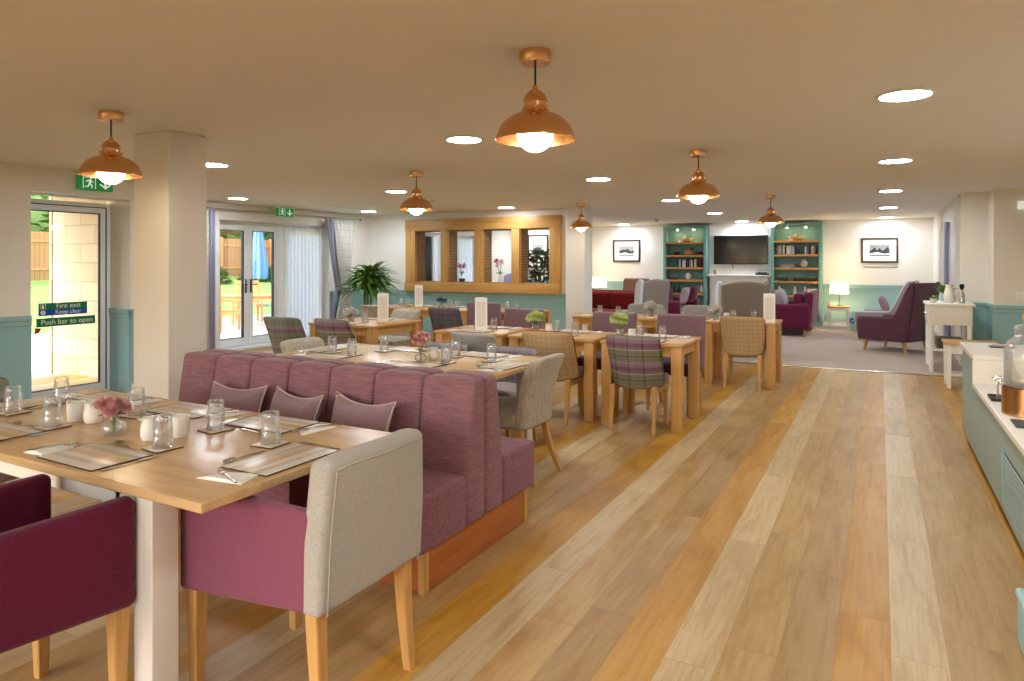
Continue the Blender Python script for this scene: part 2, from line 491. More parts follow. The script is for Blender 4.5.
M['tan_fabric'] = fabric('tan_brown_fabric', rgb(166, 124, 96), rgb(140, 100, 76), 80)
M['mauve_cushion'] = fabric('pale_mauve_fabric', rgb(182, 158, 164), rgb(158, 132, 142), 100)
M['leaf'] = paint('green_leaf', rgb(112, 160, 66), 0.45, 0.4, 7)
M['leaf_dk'] = paint('dark_green_leaf', rgb(86, 124, 66), 0.5, 0.4, 9)
M['hydrangea'] = paint('lime_green_petals', rgb(222, 232, 160), 0.6, 0.15, 40)
M['pink'] = paint('dusty_pink_petals', rgb(236, 178, 178), 0.6, 0.2, 40)
M['hotpink'] = paint('magenta_petals', rgb(216, 48, 104), 0.6, 0.2, 30)
M['white_petal'] = paint('white_petals', rgb(244, 240, 232), 0.6, 0.1, 30)
M['blue_petal'] = paint('blue_violet_petals', rgb(108, 116, 176), 0.6, 0.3, 30)
M['pot'] = paint('dark_glazed_pot', rgb(60, 62, 66), 0.35)
M['teal_green_sign'] = emit('green_sign_face', rgb(6, 130, 58), 0.12, rgb(6, 120, 60))
M['sign_white'] = emit('white_sign_graphic', rgb(235, 245, 238), 0.12)
M['sign_green'] = paint('green_sign_vinyl', rgb(8, 128, 84), 0.5)
M['sign_blue'] = paint('blue_sign_vinyl', rgb(26, 84, 178), 0.5)
M['red'] = paint('red_vinyl', rgb(176, 40, 50), 0.5)
M['mat_edge'] = paint('dark_cork_edge', rgb(64, 50, 40), 0.7)
M['worktop'] = paint('white_worktop', rgb(236, 228, 216), 0.3)
M['counter_front'] = paint('sage_teal_counter', rgb(148, 168, 162), 0.45)
M['blue_pale'] = paint('pale_aqua_paint', rgb(168, 208, 214), 0.4)
M['screen'] = paint('tv_screen', rgb(14, 14, 16), 0.12, 0.1, 2, 0.5)
M['cream_shade'] = None

def striped_mat():
    m, nt, b = new_mat('striped_placemat')
    v = coords(nt); sp = N(nt, 'ShaderNodeSeparateXYZ'); nt.links.new(v, sp.inputs[0])
    q = math_n(nt, 'ADD', math_n(nt, 'DIVIDE', sp.outputs[1], 0.22), 0.5)
    col = ramp(nt, q, [(0, rgb(222, 212, 196)), (0.18, rgb(196, 182, 162)), (0.3, rgb(226, 216, 200)), (0.42, rgb(206, 170, 124)), (0.6, rgb(216, 192, 156)), (0.7, rgb(190, 180, 166)), (0.8, rgb(228, 220, 206)), (0.92, rgb(200, 184, 160))], 'CONSTANT')
    g = noise(nt, coords(nt, (6, 90, 1)), 1.0, 4, 0.7)
    col = mixc(nt, math_n(nt, 'MULTIPLY', g, 0.4), col, rgb(150, 130, 106))
    nt.links.new(col, b.inputs['Base Color']); b.inputs['Roughness'].default_value = 0.3
    return m
M['mat_top'] = striped_mat()

def sheer_mat():
    m = bpy.data.materials.new('sheer_voile'); m.use_nodes = True; nt = m.node_tree
    nt.nodes.remove(nt.nodes['Principled BSDF'])
    t = N(nt, 'ShaderNodeBsdfTransparent'); t.inputs[0].default_value = (1, 1, 1, 1)
    d = N(nt, 'ShaderNodeBsdfDiffuse'); d.inputs[0].default_value = (0.95, 0.96, 0.97, 1)
    tr = N(nt, 'ShaderNodeBsdfTranslucent'); tr.inputs[0].default_value = (0.95, 0.96, 0.97, 1)
    a = N(nt, 'ShaderNodeMixShader'); a.inputs[0].default_value = 0.9
    nt.links.new(d.outputs[0], a.inputs[1]); nt.links.new(tr.outputs[0], a.inputs[2])
    w = noise(nt, coords(nt, (1, 1, 1)), 60, 2)
    mx = N(nt, 'ShaderNodeMixShader')
    nt.links.new(math_n(nt, 'ADD', math_n(nt, 'MULTIPLY', w, 0.3), 0.42), mx.inputs[0])
    nt.links.new(t.outputs[0], mx.inputs[1]); nt.links.new(a.outputs[0], mx.inputs[2])
    nt.links.new(mx.outputs[0], nt.nodes['Material Output'].inputs[0])
    return m
M['sheer'] = sheer_mat()

def shade_mat():
    m, nt, b = new_mat('lit_lampshade')
    b.inputs['Base Color'].default_value = rgb(240, 222, 190)
    b.inputs['Emission Color'].default_value = rgb(255, 226, 170); b.inputs['Emission Strength'].default_value = 1.6
    return m
M['cream_shade'] = shade_mat()
# ------------------------------------------------------------------ room shell
H = 2.4
def wallbox(name, x0, x1, y0, y1, z0=0, z1=H, mat='wall'):
    return struct(name, MB().box(x0, x1, y0, y1, z0, z1), M[mat])

struct('floor', MB().box(-9.3, 2.2, -2.6, 17.0, -0.12, 0), M['floor'])
mb = MB(); mb.box(-4.62, 1.0, 10.18, 11.16, 0, 0.012); mb.box(-9.2, 1.0, 11.16, 17.0, 0, 0.012)
struct('floor_carpet', mb, M['carpet'])
struct('trim_1', MB().rbox(-4.62, 1.0, 10.155, 10.19, 0, 0.016, 0.005), M['chrome'])
struct('ceiling', MB().box(-9.7, 2.4, -2.8, 17.3, H, H + 0.15), M['ceiling'])

# left wall with the fire door opening
mb = MB()
mb.box(-7.77, -7.32, -2.6, 3.64, 0, H); mb.box(-7.77, -7.32, 3.64, 4.65, 2.16, H); mb.box(-7.77, -7.32, 4.65, 5.4, 0, H)
mb.box(-9.2, -7.77, 5.1, 5.4, 0, H)
struct('wall_left', mb, M['wall'])
# french door wall
mb = MB()
mb.box(-9.65, -9.2, 5.4, 7.3, 0, H); mb.box(-9.65, -9.2, 7.3, 9.75, 2.13, H); mb.box(-9.65, -9.2, 9.75, 12.7, 0, H)
mb.box(-9.65, -9.2, 12.7, 15.2, 2.13, H); mb.box(-9.65, -9.2, 12.7, 15.2, 0, 0.35); mb.box(-9.65, -9.2, 15.2, 17.3, 0, H)
struct('wall_window_side', mb, M['white_wall'])
mb = MB(); mb.box(-7.77, -6.6, -2.8, -2.6, 0, H); mb.box(1.6, 2.4, -2.8, -2.6, 0, H); mb.box(-6.6, 1.6, -2.8, -2.6, 0, 0.45); mb.box(-6.6, 1.6, -2.8, -2.6, 2.2, H)
struct('wall_rear', mb, M['wall'])  # wide opening shaped for the added rear fill window
wallbox('wall_right', 2.2, 2.4, -2.6, 10.7)
# facing wall behind the counter, with the pier beside the lounge
mb = MB(); mb.box(1.29, 2.4, 10.7, 10.95, 0, H); mb.box(0.98, 1.4, 11.2, 11.5, 0, H); mb.box(1.29, 1.4, 10.95, 11.2, 0, H)
struct('wall_counter_end', mb, M['wall'])
mb = MB(); mb.box(1.0, 1.3, 11.5, 13.0, 0, H); mb.box(1.0, 1.3, 13.0, 14.3, 0, 0.5); mb.box(1.0, 1.3, 13.0, 14.3, 2.1, H); mb.box(1.0, 1.3, 14.3, 17.3, 0, H)
struct('wall_lounge_side', mb, M['white_wall'])
# far lounge wall with chimney breast
struct('wall_far', MB().box(-9.65, 1.3, 17.0, 17.3, 0, H), M['white_wall'])
struct('wall_chimney_breast', MB().box(-3.66, -2.24, 16.9, 17.0, 0, H), M['white_wall'])
# internal window wall
OP = [(-8.0, -7.402), (-7.242, -6.641), (-6.468, -5.859), (-5.70, -5.102)]
mb = MB()
mb.box(-9.2, -8.0, 10.9, 11.16, 0, H); mb.box(-8.0, -5.102, 10.9, 11.16, 0, 1.06); mb.box(-8.0, -5.102, 10.9, 11.16, 2.05, H); mb.box(-5.102, -4.74, 10.9, 11.16, 0, H)
for a, b in zip(OP, OP[1:]): mb.box(a[1], b[0], 10.9, 11.16, 1.06, 2.05)
struct('wall_internal_window', mb, M['white_wall'])
struct('column_lounge', MB().rbox(-4.76, -4.41, 10.76, 11.12, 0, H, 0.008), M['white_wall'])
struct('column_front', MB().rbox(-4.91, -4.5, 3.14, 3.46, 0, H, 0.01), M['wall'])

# oak frame of the internal window: rails, stiles, linings
win = bpy.data.objects.new('window_1', None); COL.objects.link(win); win['kind'] = 'structure'
mb = MB(); mb.rbox(-8.233, -4.891, 10.82, 10.9, 2.05, 2.272, 0.006); mb.rbox(-8.233, -4.891, 10.80, 10.9, 0.885, 1.06, 0.006)
struct('frame_rail', mb, M['oak_frame'], win)
mb = MB()
for a, b in ((-8.233, -8.0), (-7.402, -7.242), (-6.641, -6.468), (-5.859, -5.70), (-5.102, -4.891)):
    mb.rbox(a, b, 10.83, 10.9, 1.06, 2.05, 0.005)
struct('frame_stile', mb, M['oak_frame_v'], win)
M['slip'] = brick_mat('oak_slip_lining', rgb(150, 110, 68), rgb(172, 134, 88), rgb(104, 76, 48), 0.16, 0.05, 1.0, 0.006, 'yz', 0.6)
mb = MB()
for a, b in OP:
    mb.box(a, a + 0.012, 10.9, 11.16, 1.06, 2.05); mb.box(b - 0.012, b, 10.9, 11.16, 1.06, 2.05)
    mb.box(a, b, 10.9, 11.16, 1.06, 1.075); mb.box(a, b, 10.9, 11.16, 2.038, 2.05)
struct('frame_lining', mb, M['slip'], win)

# dado panelling (teal) with cap rail
def dado(name, x0, x1, y0, y1, h=0.9, side=None):
    mb = MB(); mb.box(x0, x1, y0, y1, 0.0, h - 0.03)
    e = 0.014
    mb.rbox(x0 - e * (side in ('x-',)), x1 + e * (side in ('x+',)), y0 - e * (side in ('y-',)), y1 + e * (side in ('y+',)), h - 0.055, h, 0.008)
    mb.rbox(x0 - 0.6 * e * (side in ('x-',)), x1 + 0.6 * e * (side in ('x+',)), y0 - 0.6 * e * (side in ('y-',)), y1 + 0.6 * e * (side in ('y+',)), h - 0.10, h - 0.06, 0.004)
    return struct(name, mb, M['teal'])
dado('trim_2', -7.32, -7.305, -2.6, 3.64, 0.93, 'x+')
dado('trim_3', -7.70, -7.32, 4.635, 4.65, 0.93, 'y-')
dado('trim_4', -7.32, -7.305, 4.65, 5.4, 0.93, 'x+')
dado('trim_5', -9.2, -4.74, 10.885, 10.9, 0.9, 'y-')
dado('trim_6', 0.98, 1.29, 11.185, 11.2, 0.9, 'y-')
dado('trim_7', 1.29, 2.2, 10.685, 10.7, 0.9, 'y-')
dado('trim_8', 1.275, 1.29, 10.7, 11.185, 0.9, 'x-')
dado('trim_9', -9.2, -4.76, 16.985, 17.0, 0.95, 'y-')
dado('trim_10', -1.12, 1.0, 16.985, 17.0, 0.95, 'y-')
dado('trim_11', -9.2, -9.185, 9.75, 10.88, 0.9, 'x+')
mb = MB(); mb.box(-7.305, -7.29, -2.6, 3.64, 0, 0.1); mb.box(-7.305, -7.29, 4.65, 5.4, 0, 0.1)
struct('baseboard_left', mb, M['white'])
struct('baseboard_right', MB().box(1.29, 2.2, 10.67, 10.685, 0, 0.1), M['white'])
mb = MB(); mb.box(-9.18, -4.76, 16.97, 16.985, 0, 0.1); mb.box(-1.12, 1.0, 16.97, 16.985, 0, 0.1)
struct('baseboard_far', mb, M['white'])

# ------------------------------------------------------------------ doors and windows
def frame_rect(mb, x0, x1, ya, yb, za, zb, w, wb=None):
    wb = w if wb is None else wb
    mb.rbox(x0, x1, ya, ya + w, za, zb, 0.006); mb.rbox(x0, x1, yb - w, yb, za, zb, 0.006)
    mb.rbox(x0, x1, ya + w, yb - w, zb - w, zb, 0.006); mb.rbox(x0, x1, ya + w, yb - w, za, za + wb, 0.006)

# fire exit door
d1 = bpy.data.objects.new('door_1', None); COL.objects.link(d1); d1['kind'] = 'structure'
mb = MB(); frame_rect(mb, -7.73, -7.68, 3.66, 4.645, 0.0, 2.105, 0.045, 0.02); struct('door_frame', mb, M['upvc'], d1)
mb = MB(); frame_rect(mb, -7.725, -7.685, 3.71, 4.597, 0.02, 2.055, 0.065, 0.09); struct('door_leaf', mb, M['upvc'], d1)
mb = MB(); frame_rect(mb, -7.722, -7.683, 3.772, 4.535, 0.10, 1.993, 0.012); struct('glazing_seal', mb, M['grey_dark'], d1)
mb = MB(); mb.box(-7.735, -7.677, 4.590, 4.5995, 0.02, 2.06); mb.box(-7.735, -7.677, 3.7, 4.6, 2.052, 2.060); struct('door_gap_seal', mb, M['grey_dark'], d1)
struct('door_glass', MB().box(-7.708, -7.700, 3.784, 4.523, 0.112, 1.981), M['pane'], d1)
struct('lining_trim', MB().box(-7.68, -7.32, 3.64, 4.65, 2.14, 2.158), M['white'], d1)

def text(s, size, mat, parent, loc, rot, ext=0.0008, align='CENTER', name='lettering'):
    c = bpy.data.curves.new(name, 'FONT'); c.body = s; c.size = size; c.extrude = ext; c.align_x = align; c.align_y = 'CENTER'
    c.materials.append(mat)
    tmp = bpy.data.objects.new(name + '_curve', c)
    me = bpy.data.meshes.new_from_object(tmp); me.name = name; bpy.data.objects.remove(tmp); bpy.data.curves.remove(c)
    o = bpy.data.objects.new(name, me); COL.objects.link(o); o.parent = parent; o.location = loc; o.rotation_euler = rot
    return o
RX = (pi / 2, 0, pi / 2)          # lettering facing +X
def sign_board(name, label, x, y0, y1, z0, z1, mat):
    t = thing(name, label, 'sign', (x, (y0 + y1) / 2, z0))
    MB().rbox(-0.0015, 0.0015, -(y1 - y0) / 2, (y1 - y0) / 2, 0, z1 - z0, 0.001).build('panel', M[mat], t)
    return t
SX = -7.6965
s = sign_board('fire_exit_sign', 'green and blue fire exit keep clear sign on the glass door', SX, 3.90, 4.395, 0.885, 1.018, 'sign_green')
MB().box(0.0014, 0.0022, -0.247, 0.247, 0.002, 0.064).build('keep_clear_band', M['sign_blue'], s)
text('Fire exit', 0.075, M['paper'], s, (0.002, 0.05, 0.098), RX)
text('Keep clear', 0.062, M['paper'], s, (0.003, 0.05, 0.034), RX)
mb = MB(); mb.box(0.0014, 0.0022, -0.232, -0.228, 0.075, 0.125); mb.box(0.0014, 0.0022, -0.182, -0.178, 0.075, 0.125); mb.box(0.0014, 0.0022, -0.232, -0.178, 0.122, 0.126); mb.box(0.0014, 0.0022, -0.232, -0.178, 0.073, 0.077)
mb.box(0.0014, 0.0022, -0.216, -0.196, 0.08, 0.112)
mb.prism([(-0.205 + 0.024 * cos(2 * pi * i / 20), 0.034 + 0.024 * sin(2 * pi * i / 20)) for i in range(20)], 0, 0.002, 0.0028)
mb.build('pictogram', M['paper'], s)
mb = MB(); mb.box(0.0026, 0.0034, -0.209, -0.201, 0.030, 0.050); mb.box(0.0026, 0.0034, -0.209, -0.201, 0.018, 0.026)
mb.build('exclamation_mark', M['sign_blue'], s)
s = sign_board('push_bar_sign', 'green push bar to open sign low on the glass door', SX, 3.88, 4.481, 0.770, 0.860, 'sign_green')
text('Push bar to open', 0.077, M['paper'], s, (0.002, 0.01, 0.045), RX)
mb = MB(); mb.prism([(3.862, 0.70), (3.905, 0.715), (3.93, 0.755), (3.87, 0.765)], 0, -7.6985, -7.6955)
tag(mb.build('warning_sticker', M['red']), 'small red sticker on the door glass under the green sign', 'sticker')

# french doors with sidelight
d2 = bpy.data.objects.new('door_2', None); COL.objects.link(d2); d2['kind'] = 'structure'
mb = MB(); frame_rect(mb, -9.46, -9.39, 7.31, 9.74, 0, 2.125, 0.06, 0.05); mb.rbox(-9.46, -9.39, 8.66, 8.73, 0.05, 2.065, 0.006)
struct('door_frame', mb, M['upvc'], d2)
for i, (a, b) in enumerate(((7.375, 8.012), (8.018, 8.655))):
    mb = MB(); frame_rect(mb, -9.45, -9.385, a, b, 0.055, 2.06, 0.085, 0.13); lf = struct('door_leaf', mb, M['upvc'], d2)
    mb = MB(); frame_rect(mb, -9.447, -9.383, a + 0.083, b - 0.083, 0.183, 1.977, 0.01); struct('glazing_seal', mb, M['grey_dark'], lf)
    struct('door_glass', MB().box(-9.424, -9.416, a + 0.09, b - 0.09, 0.19, 1.97), M['pane'], lf)
    yh = 7.965 if i == 0 else 8.065
    mb = MB(); mb.rbox(-9.386, -9.372, yh - 0.015, yh + 0.015, 0.93, 1.16, 0.005); s = -1 if i == 0 else 1
    mb.tube([(-9.375, yh, 1.07), (-9.34, yh, 1.07), (-9.335, yh + s * 0.02, 1.07), (-9.335, yh + s * 0.11, 1.07)], 0.009, 8)
    struct('door_handle', mb, M['grey_dark'], lf)
mb = MB(); frame_rect(mb, -9.45, -9.4, 8.735, 9.675, 0.055, 2.06, 0.06); struct('sidelight_frame', mb, M['upvc'], d2)
struct('sidelight_glass', MB().box(-9.43, -9.42, 8.795, 9.615, 0.115, 2.0), M['pane'], d2)
struct('door_sill', MB().rbox(-9.39, -9.2, 7.31, 9.74, 0.0, 0.045, 0.006), M['upvc'], d2)
# lounge windows
def side_window(name, x0, x1, y0, y1, z0, z1, parts):
    w = bpy.data.objects.new(name, None); COL.objects.link(w); w['kind'] = 'structure'
    mb = MB(); frame_rect(mb, x0, x1, y0, y1, z0, z1, 0.07)
    for k in range(1, parts):
        yc = y0 + (y1 - y0) * k / parts; mb.rbox(x0, x1, yc - 0.05, yc + 0.05, z0 + 0.07, z1 - 0.07, 0.006)
    struct('window_frame', mb, M['upvc'], w)
    xm = (x0 + x1) / 2
    struct('window_glass', MB().box(xm - 0.004, xm + 0.004, y0 + 0.06, y1 - 0.06, z0 + 0.06, z1 - 0.06), M['pane'], w)
side_window('window_2', -9.47, -9.41, 12.7, 15.2, 0.35, 2.13, 3)
side_window('window_3', 1.16, 1.22, 13.0, 14.3, 0.5, 2.1, 2)

w4 = bpy.data.objects.new('window_rear_fill', None); COL.objects.link(w4); w4['kind'] = 'structure'  # unseen window made up behind the camera for cool fill light
mb = MB()
for k in range(7):
    xk = -6.57 + k * 1.357; mb.rbox(xk - 0.035, xk + 0.035, -2.74, -2.68, 0.45, 2.2, 0.006)
mb.rbox(-6.6, 1.6, -2.74, -2.68, 0.45, 0.52, 0.006); mb.rbox(-6.6, 1.6, -2.74, -2.68, 2.13, 2.2, 0.006)
struct('window_frame', mb, M['upvc'], w4)
struct('window_glass', MB().box(-6.6, 1.6, -2.714, -2.706, 0.5, 2.15), M['pane'], w4)
# curtains: folded sheets with real depth
def curtain(name, mat, label, y0, y1, x, z0, z1, folds, amp, gather=None, parent=None, part=None):
    def fn(u, v):
        z = z0 + (z1 - z0) * v
        k = 1.0; c = 0.5
        if gather:
            zg, kg, cg = gather
            s = abs(z - zg) / (z1 - zg if z > zg else max(zg - z0, 0.01))
            k = kg + (1 - kg) * min(1, s) ** 0.8; c = cg
        yy = y0 + (y1 - y0) * (c + (u - c) * k)
        return (x + amp * sin(u * folds * 2 * pi) * (0.5 + 0.5 * k), yy, z)
    mb = MB().grid(fn, int(folds * 12), 24)
    o = mb.build(part or name, mat, parent, solid=0.004)
    if label: tag(o, label, 'curtain')
    return o
curtain('sheer_curtain', M['sheer'], 'white sheer voile curtain over the glass beside the double doors', 8.70, 9.68, -9.30, 0.06, 2.1, 11, 0.014)
t = thing('tied_curtain', 'lavender edged checked curtain tied back near the potted plant', 'curtain', (-9.08, 9.9, 0))
curtain('check_panel', M['check_curtain'], None, -0.2, 0.42, 0, 0.03, 2.26, 6, 0.035, (0.95, 0.28, 0.62), t)
curtain('lavender_edge', M['lavender'], None, -0.38, -0.2, 0.015, 0.03, 2.26, 2, 0.03, (0.95, 0.3, 2.0), t)
MB().tube([(0.06 * cos(a), 0.06 + 0.12 * sin(a), 0.95 + 0.02 * sin(a)) for a in [2 * pi * i / 20 for i in range(21)]], 0.018, 8).build('tie_band', M['lavender'], t)
t = thing('drawn_curtain', 'narrow lavender curtain hanging beside the front column', 'curtain', (-9.08, 7.05, 0))
curtain('check_panel', M['check_curtain'], None, -0.3, -0.03, 0, 0.03, 2.26, 4, 0.03, None, t)
curtain('lavender_edge', M['lavender'], None, -0.03, 0.06, 0.01, 0.03, 2.26, 1.5, 0.03, None, t)
t = thing('curtain_rod', 'thin steel curtain rod above the double glass doors', 'curtain rod', (-9.09, 8.6, 2.285))
MB().tube([(0, -1.9, 0), (0, 1.9, 0)], 0.011, 8).build('rod', M['steel'], t)
for yy in (-1.9, 1.9): MB().ball((0, yy, 0), 0.024).build('finial', M['steel'], t)
for yy in (-1.7, 0, 1.7): MB().tube([(0, yy, 0), (-0.108, yy, 0)], 0.007, 6).build('bracket', M['steel'], t)
curtain('sheer_curtain', M['sheer'], 'white voile curtain at the lounge window seen through the oak frame', 13.4, 15.1, -9.3, 0.4, 2.08, 12, 0.025)
t = curtain('side_curtain', M['lavender'], 'lavender curtain beside the lounge window near the pier', 13.0, 13.32, 0.95, 0.1, 2.1, 3, 0.025)

# ------------------------------------------------------------------ exit signs, lights, ceiling things
def running_man(mb, x, yc, zc, s, e):
    """figure running toward a doorway, drawn as small solid shapes"""
    P = lambda pts: mb.prism([(yc + a * s, zc + b * s) for a, b in pts], 0, x, x + e)
    P([(0.10 + 0.09 * cos(2 * pi * i / 12), 0.40 + 0.09 * sin(2 * pi * i / 12)) for i in range(12)])
    P([(-0.06, 0.28), (0.10, 0.30), (0.08, -0.06), (-0.08, -0.04)])
    P([(0.08, 0.28), (0.30, 0.10), (0.26, 0.05), (0.05, 0.18)])
    P([(-0.04, 0.28), (-0.28, 0.20), (-0.30, 0.06), (-0.24, 0.06), (-0.22, 0.14), (-0.02, 0.18)])
    P([(0.08, -0.02), (0.24, -0.16), (0.20, -0.42), (0.12, -0.42), (0.14, -0.18), (-0.02, -0.08)])
    P([(-0.08, -0.02), (-0.16, -0.24), (-0.40, -0.26), (-0.40, -0.34), (-0.10, -0.32), (0.04, -0.06)])
def exit_sign(label, x, yc, zc, w, h):
    t = thing('exit_sign', label, 'exit sign', (x, yc, zc), 0, 'green illuminated exit signs')
    MB().rbox(-0.02, 0.0, -w / 2, w / 2, -h / 2, h / 2, 0.004).build('panel', M['teal_green_sign'], t)
    MB().rbox(-0.045, 0.01, -w / 2 - 0.02, w / 2 + 0.02, h / 2, h / 2 + 0.022, 0.004).build('housing', M['white'], t)
    mb = MB(); running_man(mb, 0.0, -w * 0.17, 0.0, h * 0.88, 0.0015)
    mb.prism([(-w * 0.36, -h * 0.40), (-w * 0.34, -h * 0.40), (-w * 0.34, h * 0.38), (-w * 0.02, h * 0.38), (-w * 0.02, -h * 0.40), (0, -h * 0.40), (0, h * 0.42), (-w * 0.36, h * 0.42)], 0, 0, 0.0008)
    mb.build('running_figure', M['sign_white'], t)
    mb = MB(); c = w * 0.27
    mb.prism([(c - 0.012, h * 0.36), (c + 0.012, h * 0.36), (c + 0.012, -h * 0.16), (c + 0.05, h * 0.02), (c + 0.065, -h * 0.03), (c, -h * 0.36), (c - 0.065, -h * 0.03), (c - 0.05, h * 0.02), (c - 0.012, -h * 0.16)], 0, 0, 0.0015)
    mb.build('arrow', M['sign_white'], t)
    return t
exit_sign('green exit sign on the wall above the fire door', -7.268, 4.24, 2.275, 0.37, 0.145)
exit_sign('green exit sign hung from the ceiling before the double glass doors', -8.95, 8.42, 2.30, 0.38, 0.145)
t = thing('exit_sign', 'small green exit sign on the wall past the serving counter', 'exit sign', (1.66, 10.66, 2.17), radians(-90))
MB().rbox(-0.02, 0.0, -0.12, 0.12, -0.05, 0.05, 0.004).build('panel', M['sign_white'], t)

M['led'] = emit('led_panel', (0.86, 0.94, 1.0, 1), 32)
M['bulb'] = emit('pendant_globe', (1.0, 0.84, 0.60, 1), 9)
def make_down():
    t = thing('ceiling_light', None, None)
    MB().lathe([(0.128, 0), (0.150, -0.001), (0.152, -0.006), (0.146, -0.012), (0.130, -0.012), (0.128, 0)], 32).build('trim_ring', M['white'], t)
    MB().lathe([(0, -0.009), (0.13, -0.009), (0.13, -0.004), (0, -0.004)], 32).build('diffuser', M['led'], t)
    return t
DL = Kind(make_down)
cols = {0.125: 'aisle row', -2.82: 'row over the bench', -5.7: 'row beyond the front column', -8.38: 'row beside the glass doors'}
ords = ['first', 'second', 'third', 'fourth', 'fifth', 'sixth', 'seventh']
vis = {}
for xc in (0.125, -2.82, -5.7, -8.38):
    for yc in (-1.3, 1.5, 4.45, 7.3, 10.35, 13.5, 16.5):
        if xc == -5.7 and yc > 11 and yc < 16: pass
        if xc == -8.38 and (yc < 5.5): continue
        if yc == 1.5 and xc != 0.125: continue
        if yc < 2:  # unseen lights out of frame, added for fill
            lab = f'unseen round ceiling light added for fill in the {cols[xc]}, {"by" if yc < 0 else "off"} the rear wall'
        else:
            vis[xc] = vis.get(xc, 0) + 1
            lab = f'{ords[vis[xc]-1]} round ceiling light toward the lounge in the {cols[xc]}'
        DL.put((xc, {(-8.38, 7.3): 6.97, (-8.38, 10.35): 9.9}.get((xc, yc), yc), H - 0.0005), 0, lab, 'ceiling light', 'round flush ceiling lights')

def make_pendant():
    t = thing('pendant_lamp', None, None)
    MB().lathe([(0, 0), (0.072, 0), (0.072, -0.045), (0.066, -0.055), (0, -0.055)], 28).build('ceiling_rose', M['copper'], t)
    MB().tube([(0, 0, -0.05), (0, 0, -0.165)], 0.005, 8).build('cord', M['dark'], t)
    prof = [(0.012, -0.155), (0.014, -0.172), (0.026, -0.178), (0.044, -0.194), (0.054, -0.215), (0.056, -0.225), (0.051, -0.228), (0.051, -0.246), (0.059, -0.249), (0.059, -0.262),
            (0.064, -0.272), (0.080, -0.280), (0.108, -0.292), (0.135, -0.311), (0.158, -0.338), (0.173, -0.372), (0.1795, -0.392), (0.1795, -0.398)]
    inner = [(r - 0.004, z - 0.003) for r, z in reversed(prof[10:])]
    MB().lathe(prof + inner + [(0.03, -0.27)], 40).build('lamp_shade', M['copper'], t)
    for k in range(6): MB().ball((0.060 * cos(k * pi / 3), 0.060 * sin(k * pi / 3), -0.256), 0.008, 8, 6).build('shade_stud', M['copper'], t)
    MB().ball((0, 0, -0.372), 0.082, 24, 14).build('globe_bulb', M['bulb'], t)
    return t
PL = Kind(make_pendant)
for x, y, lab in ((-1.37, 2.76, 'copper pendant lamp above the aisle end of the bench, largest of the six'), (-4.31, 2.61, 'copper pendant lamp in front of the fire exit sign by the column'),
                  (-4.31, 5.86, 'copper pendant lamp hanging before the oak framed window'), (-1.36, 5.86, 'copper pendant lamp above the table with the plaid chair'),
                  (-4.28, 10.3, 'small distant copper pendant lamp before the white pillar'), (-1.37, 10.3, 'small distant copper pendant lamp before the bookcase')):
    PL.put((x, y, H - 0.0005), 0, lab, 'pendant lamp', 'copper dome pendant lamps')
t = thing('smoke_detector', 'white smoke detector on the ceiling before the oak framed window', 'smoke detector', (-6.0, 8.6, H - 0.001))
MB().lathe([(0, 0), (0.055, 0), (0.055, -0.02), (0.04, -0.045), (0, -0.05)], 24).build('housing', M['white'], t)
MB().lathe([(0.046, -0.022), (0.052, -0.026), (0.044, -0.034), (0.04, -0.03)], 24).build('vent_ring', M['grey_dark'], t)
t = thing('ceiling_motion_detector', 'small white sensor hanging from the lounge ceiling', 'sensor', (-4.35, 14.8, H - 0.001))
MB().lathe([(0, 0), (0.05, 0), (0.05, -0.03), (0.03, -0.07), (0, -0.085)], 20).build('dome', M['white'], t)
# ------------------------------------------------------------------ seating
def puff(amount, z1, cx=0, cy=0, hx=0.23, hy=0.22):
    def f(p):
        if p.z > z1 - 0.03:
            u = (p.x - cx) / hx; w = (p.y - cy) / hy
            p.z += amount * max(0, 1 - u * u) * max(0, 1 - w * w)
        return p
    return f

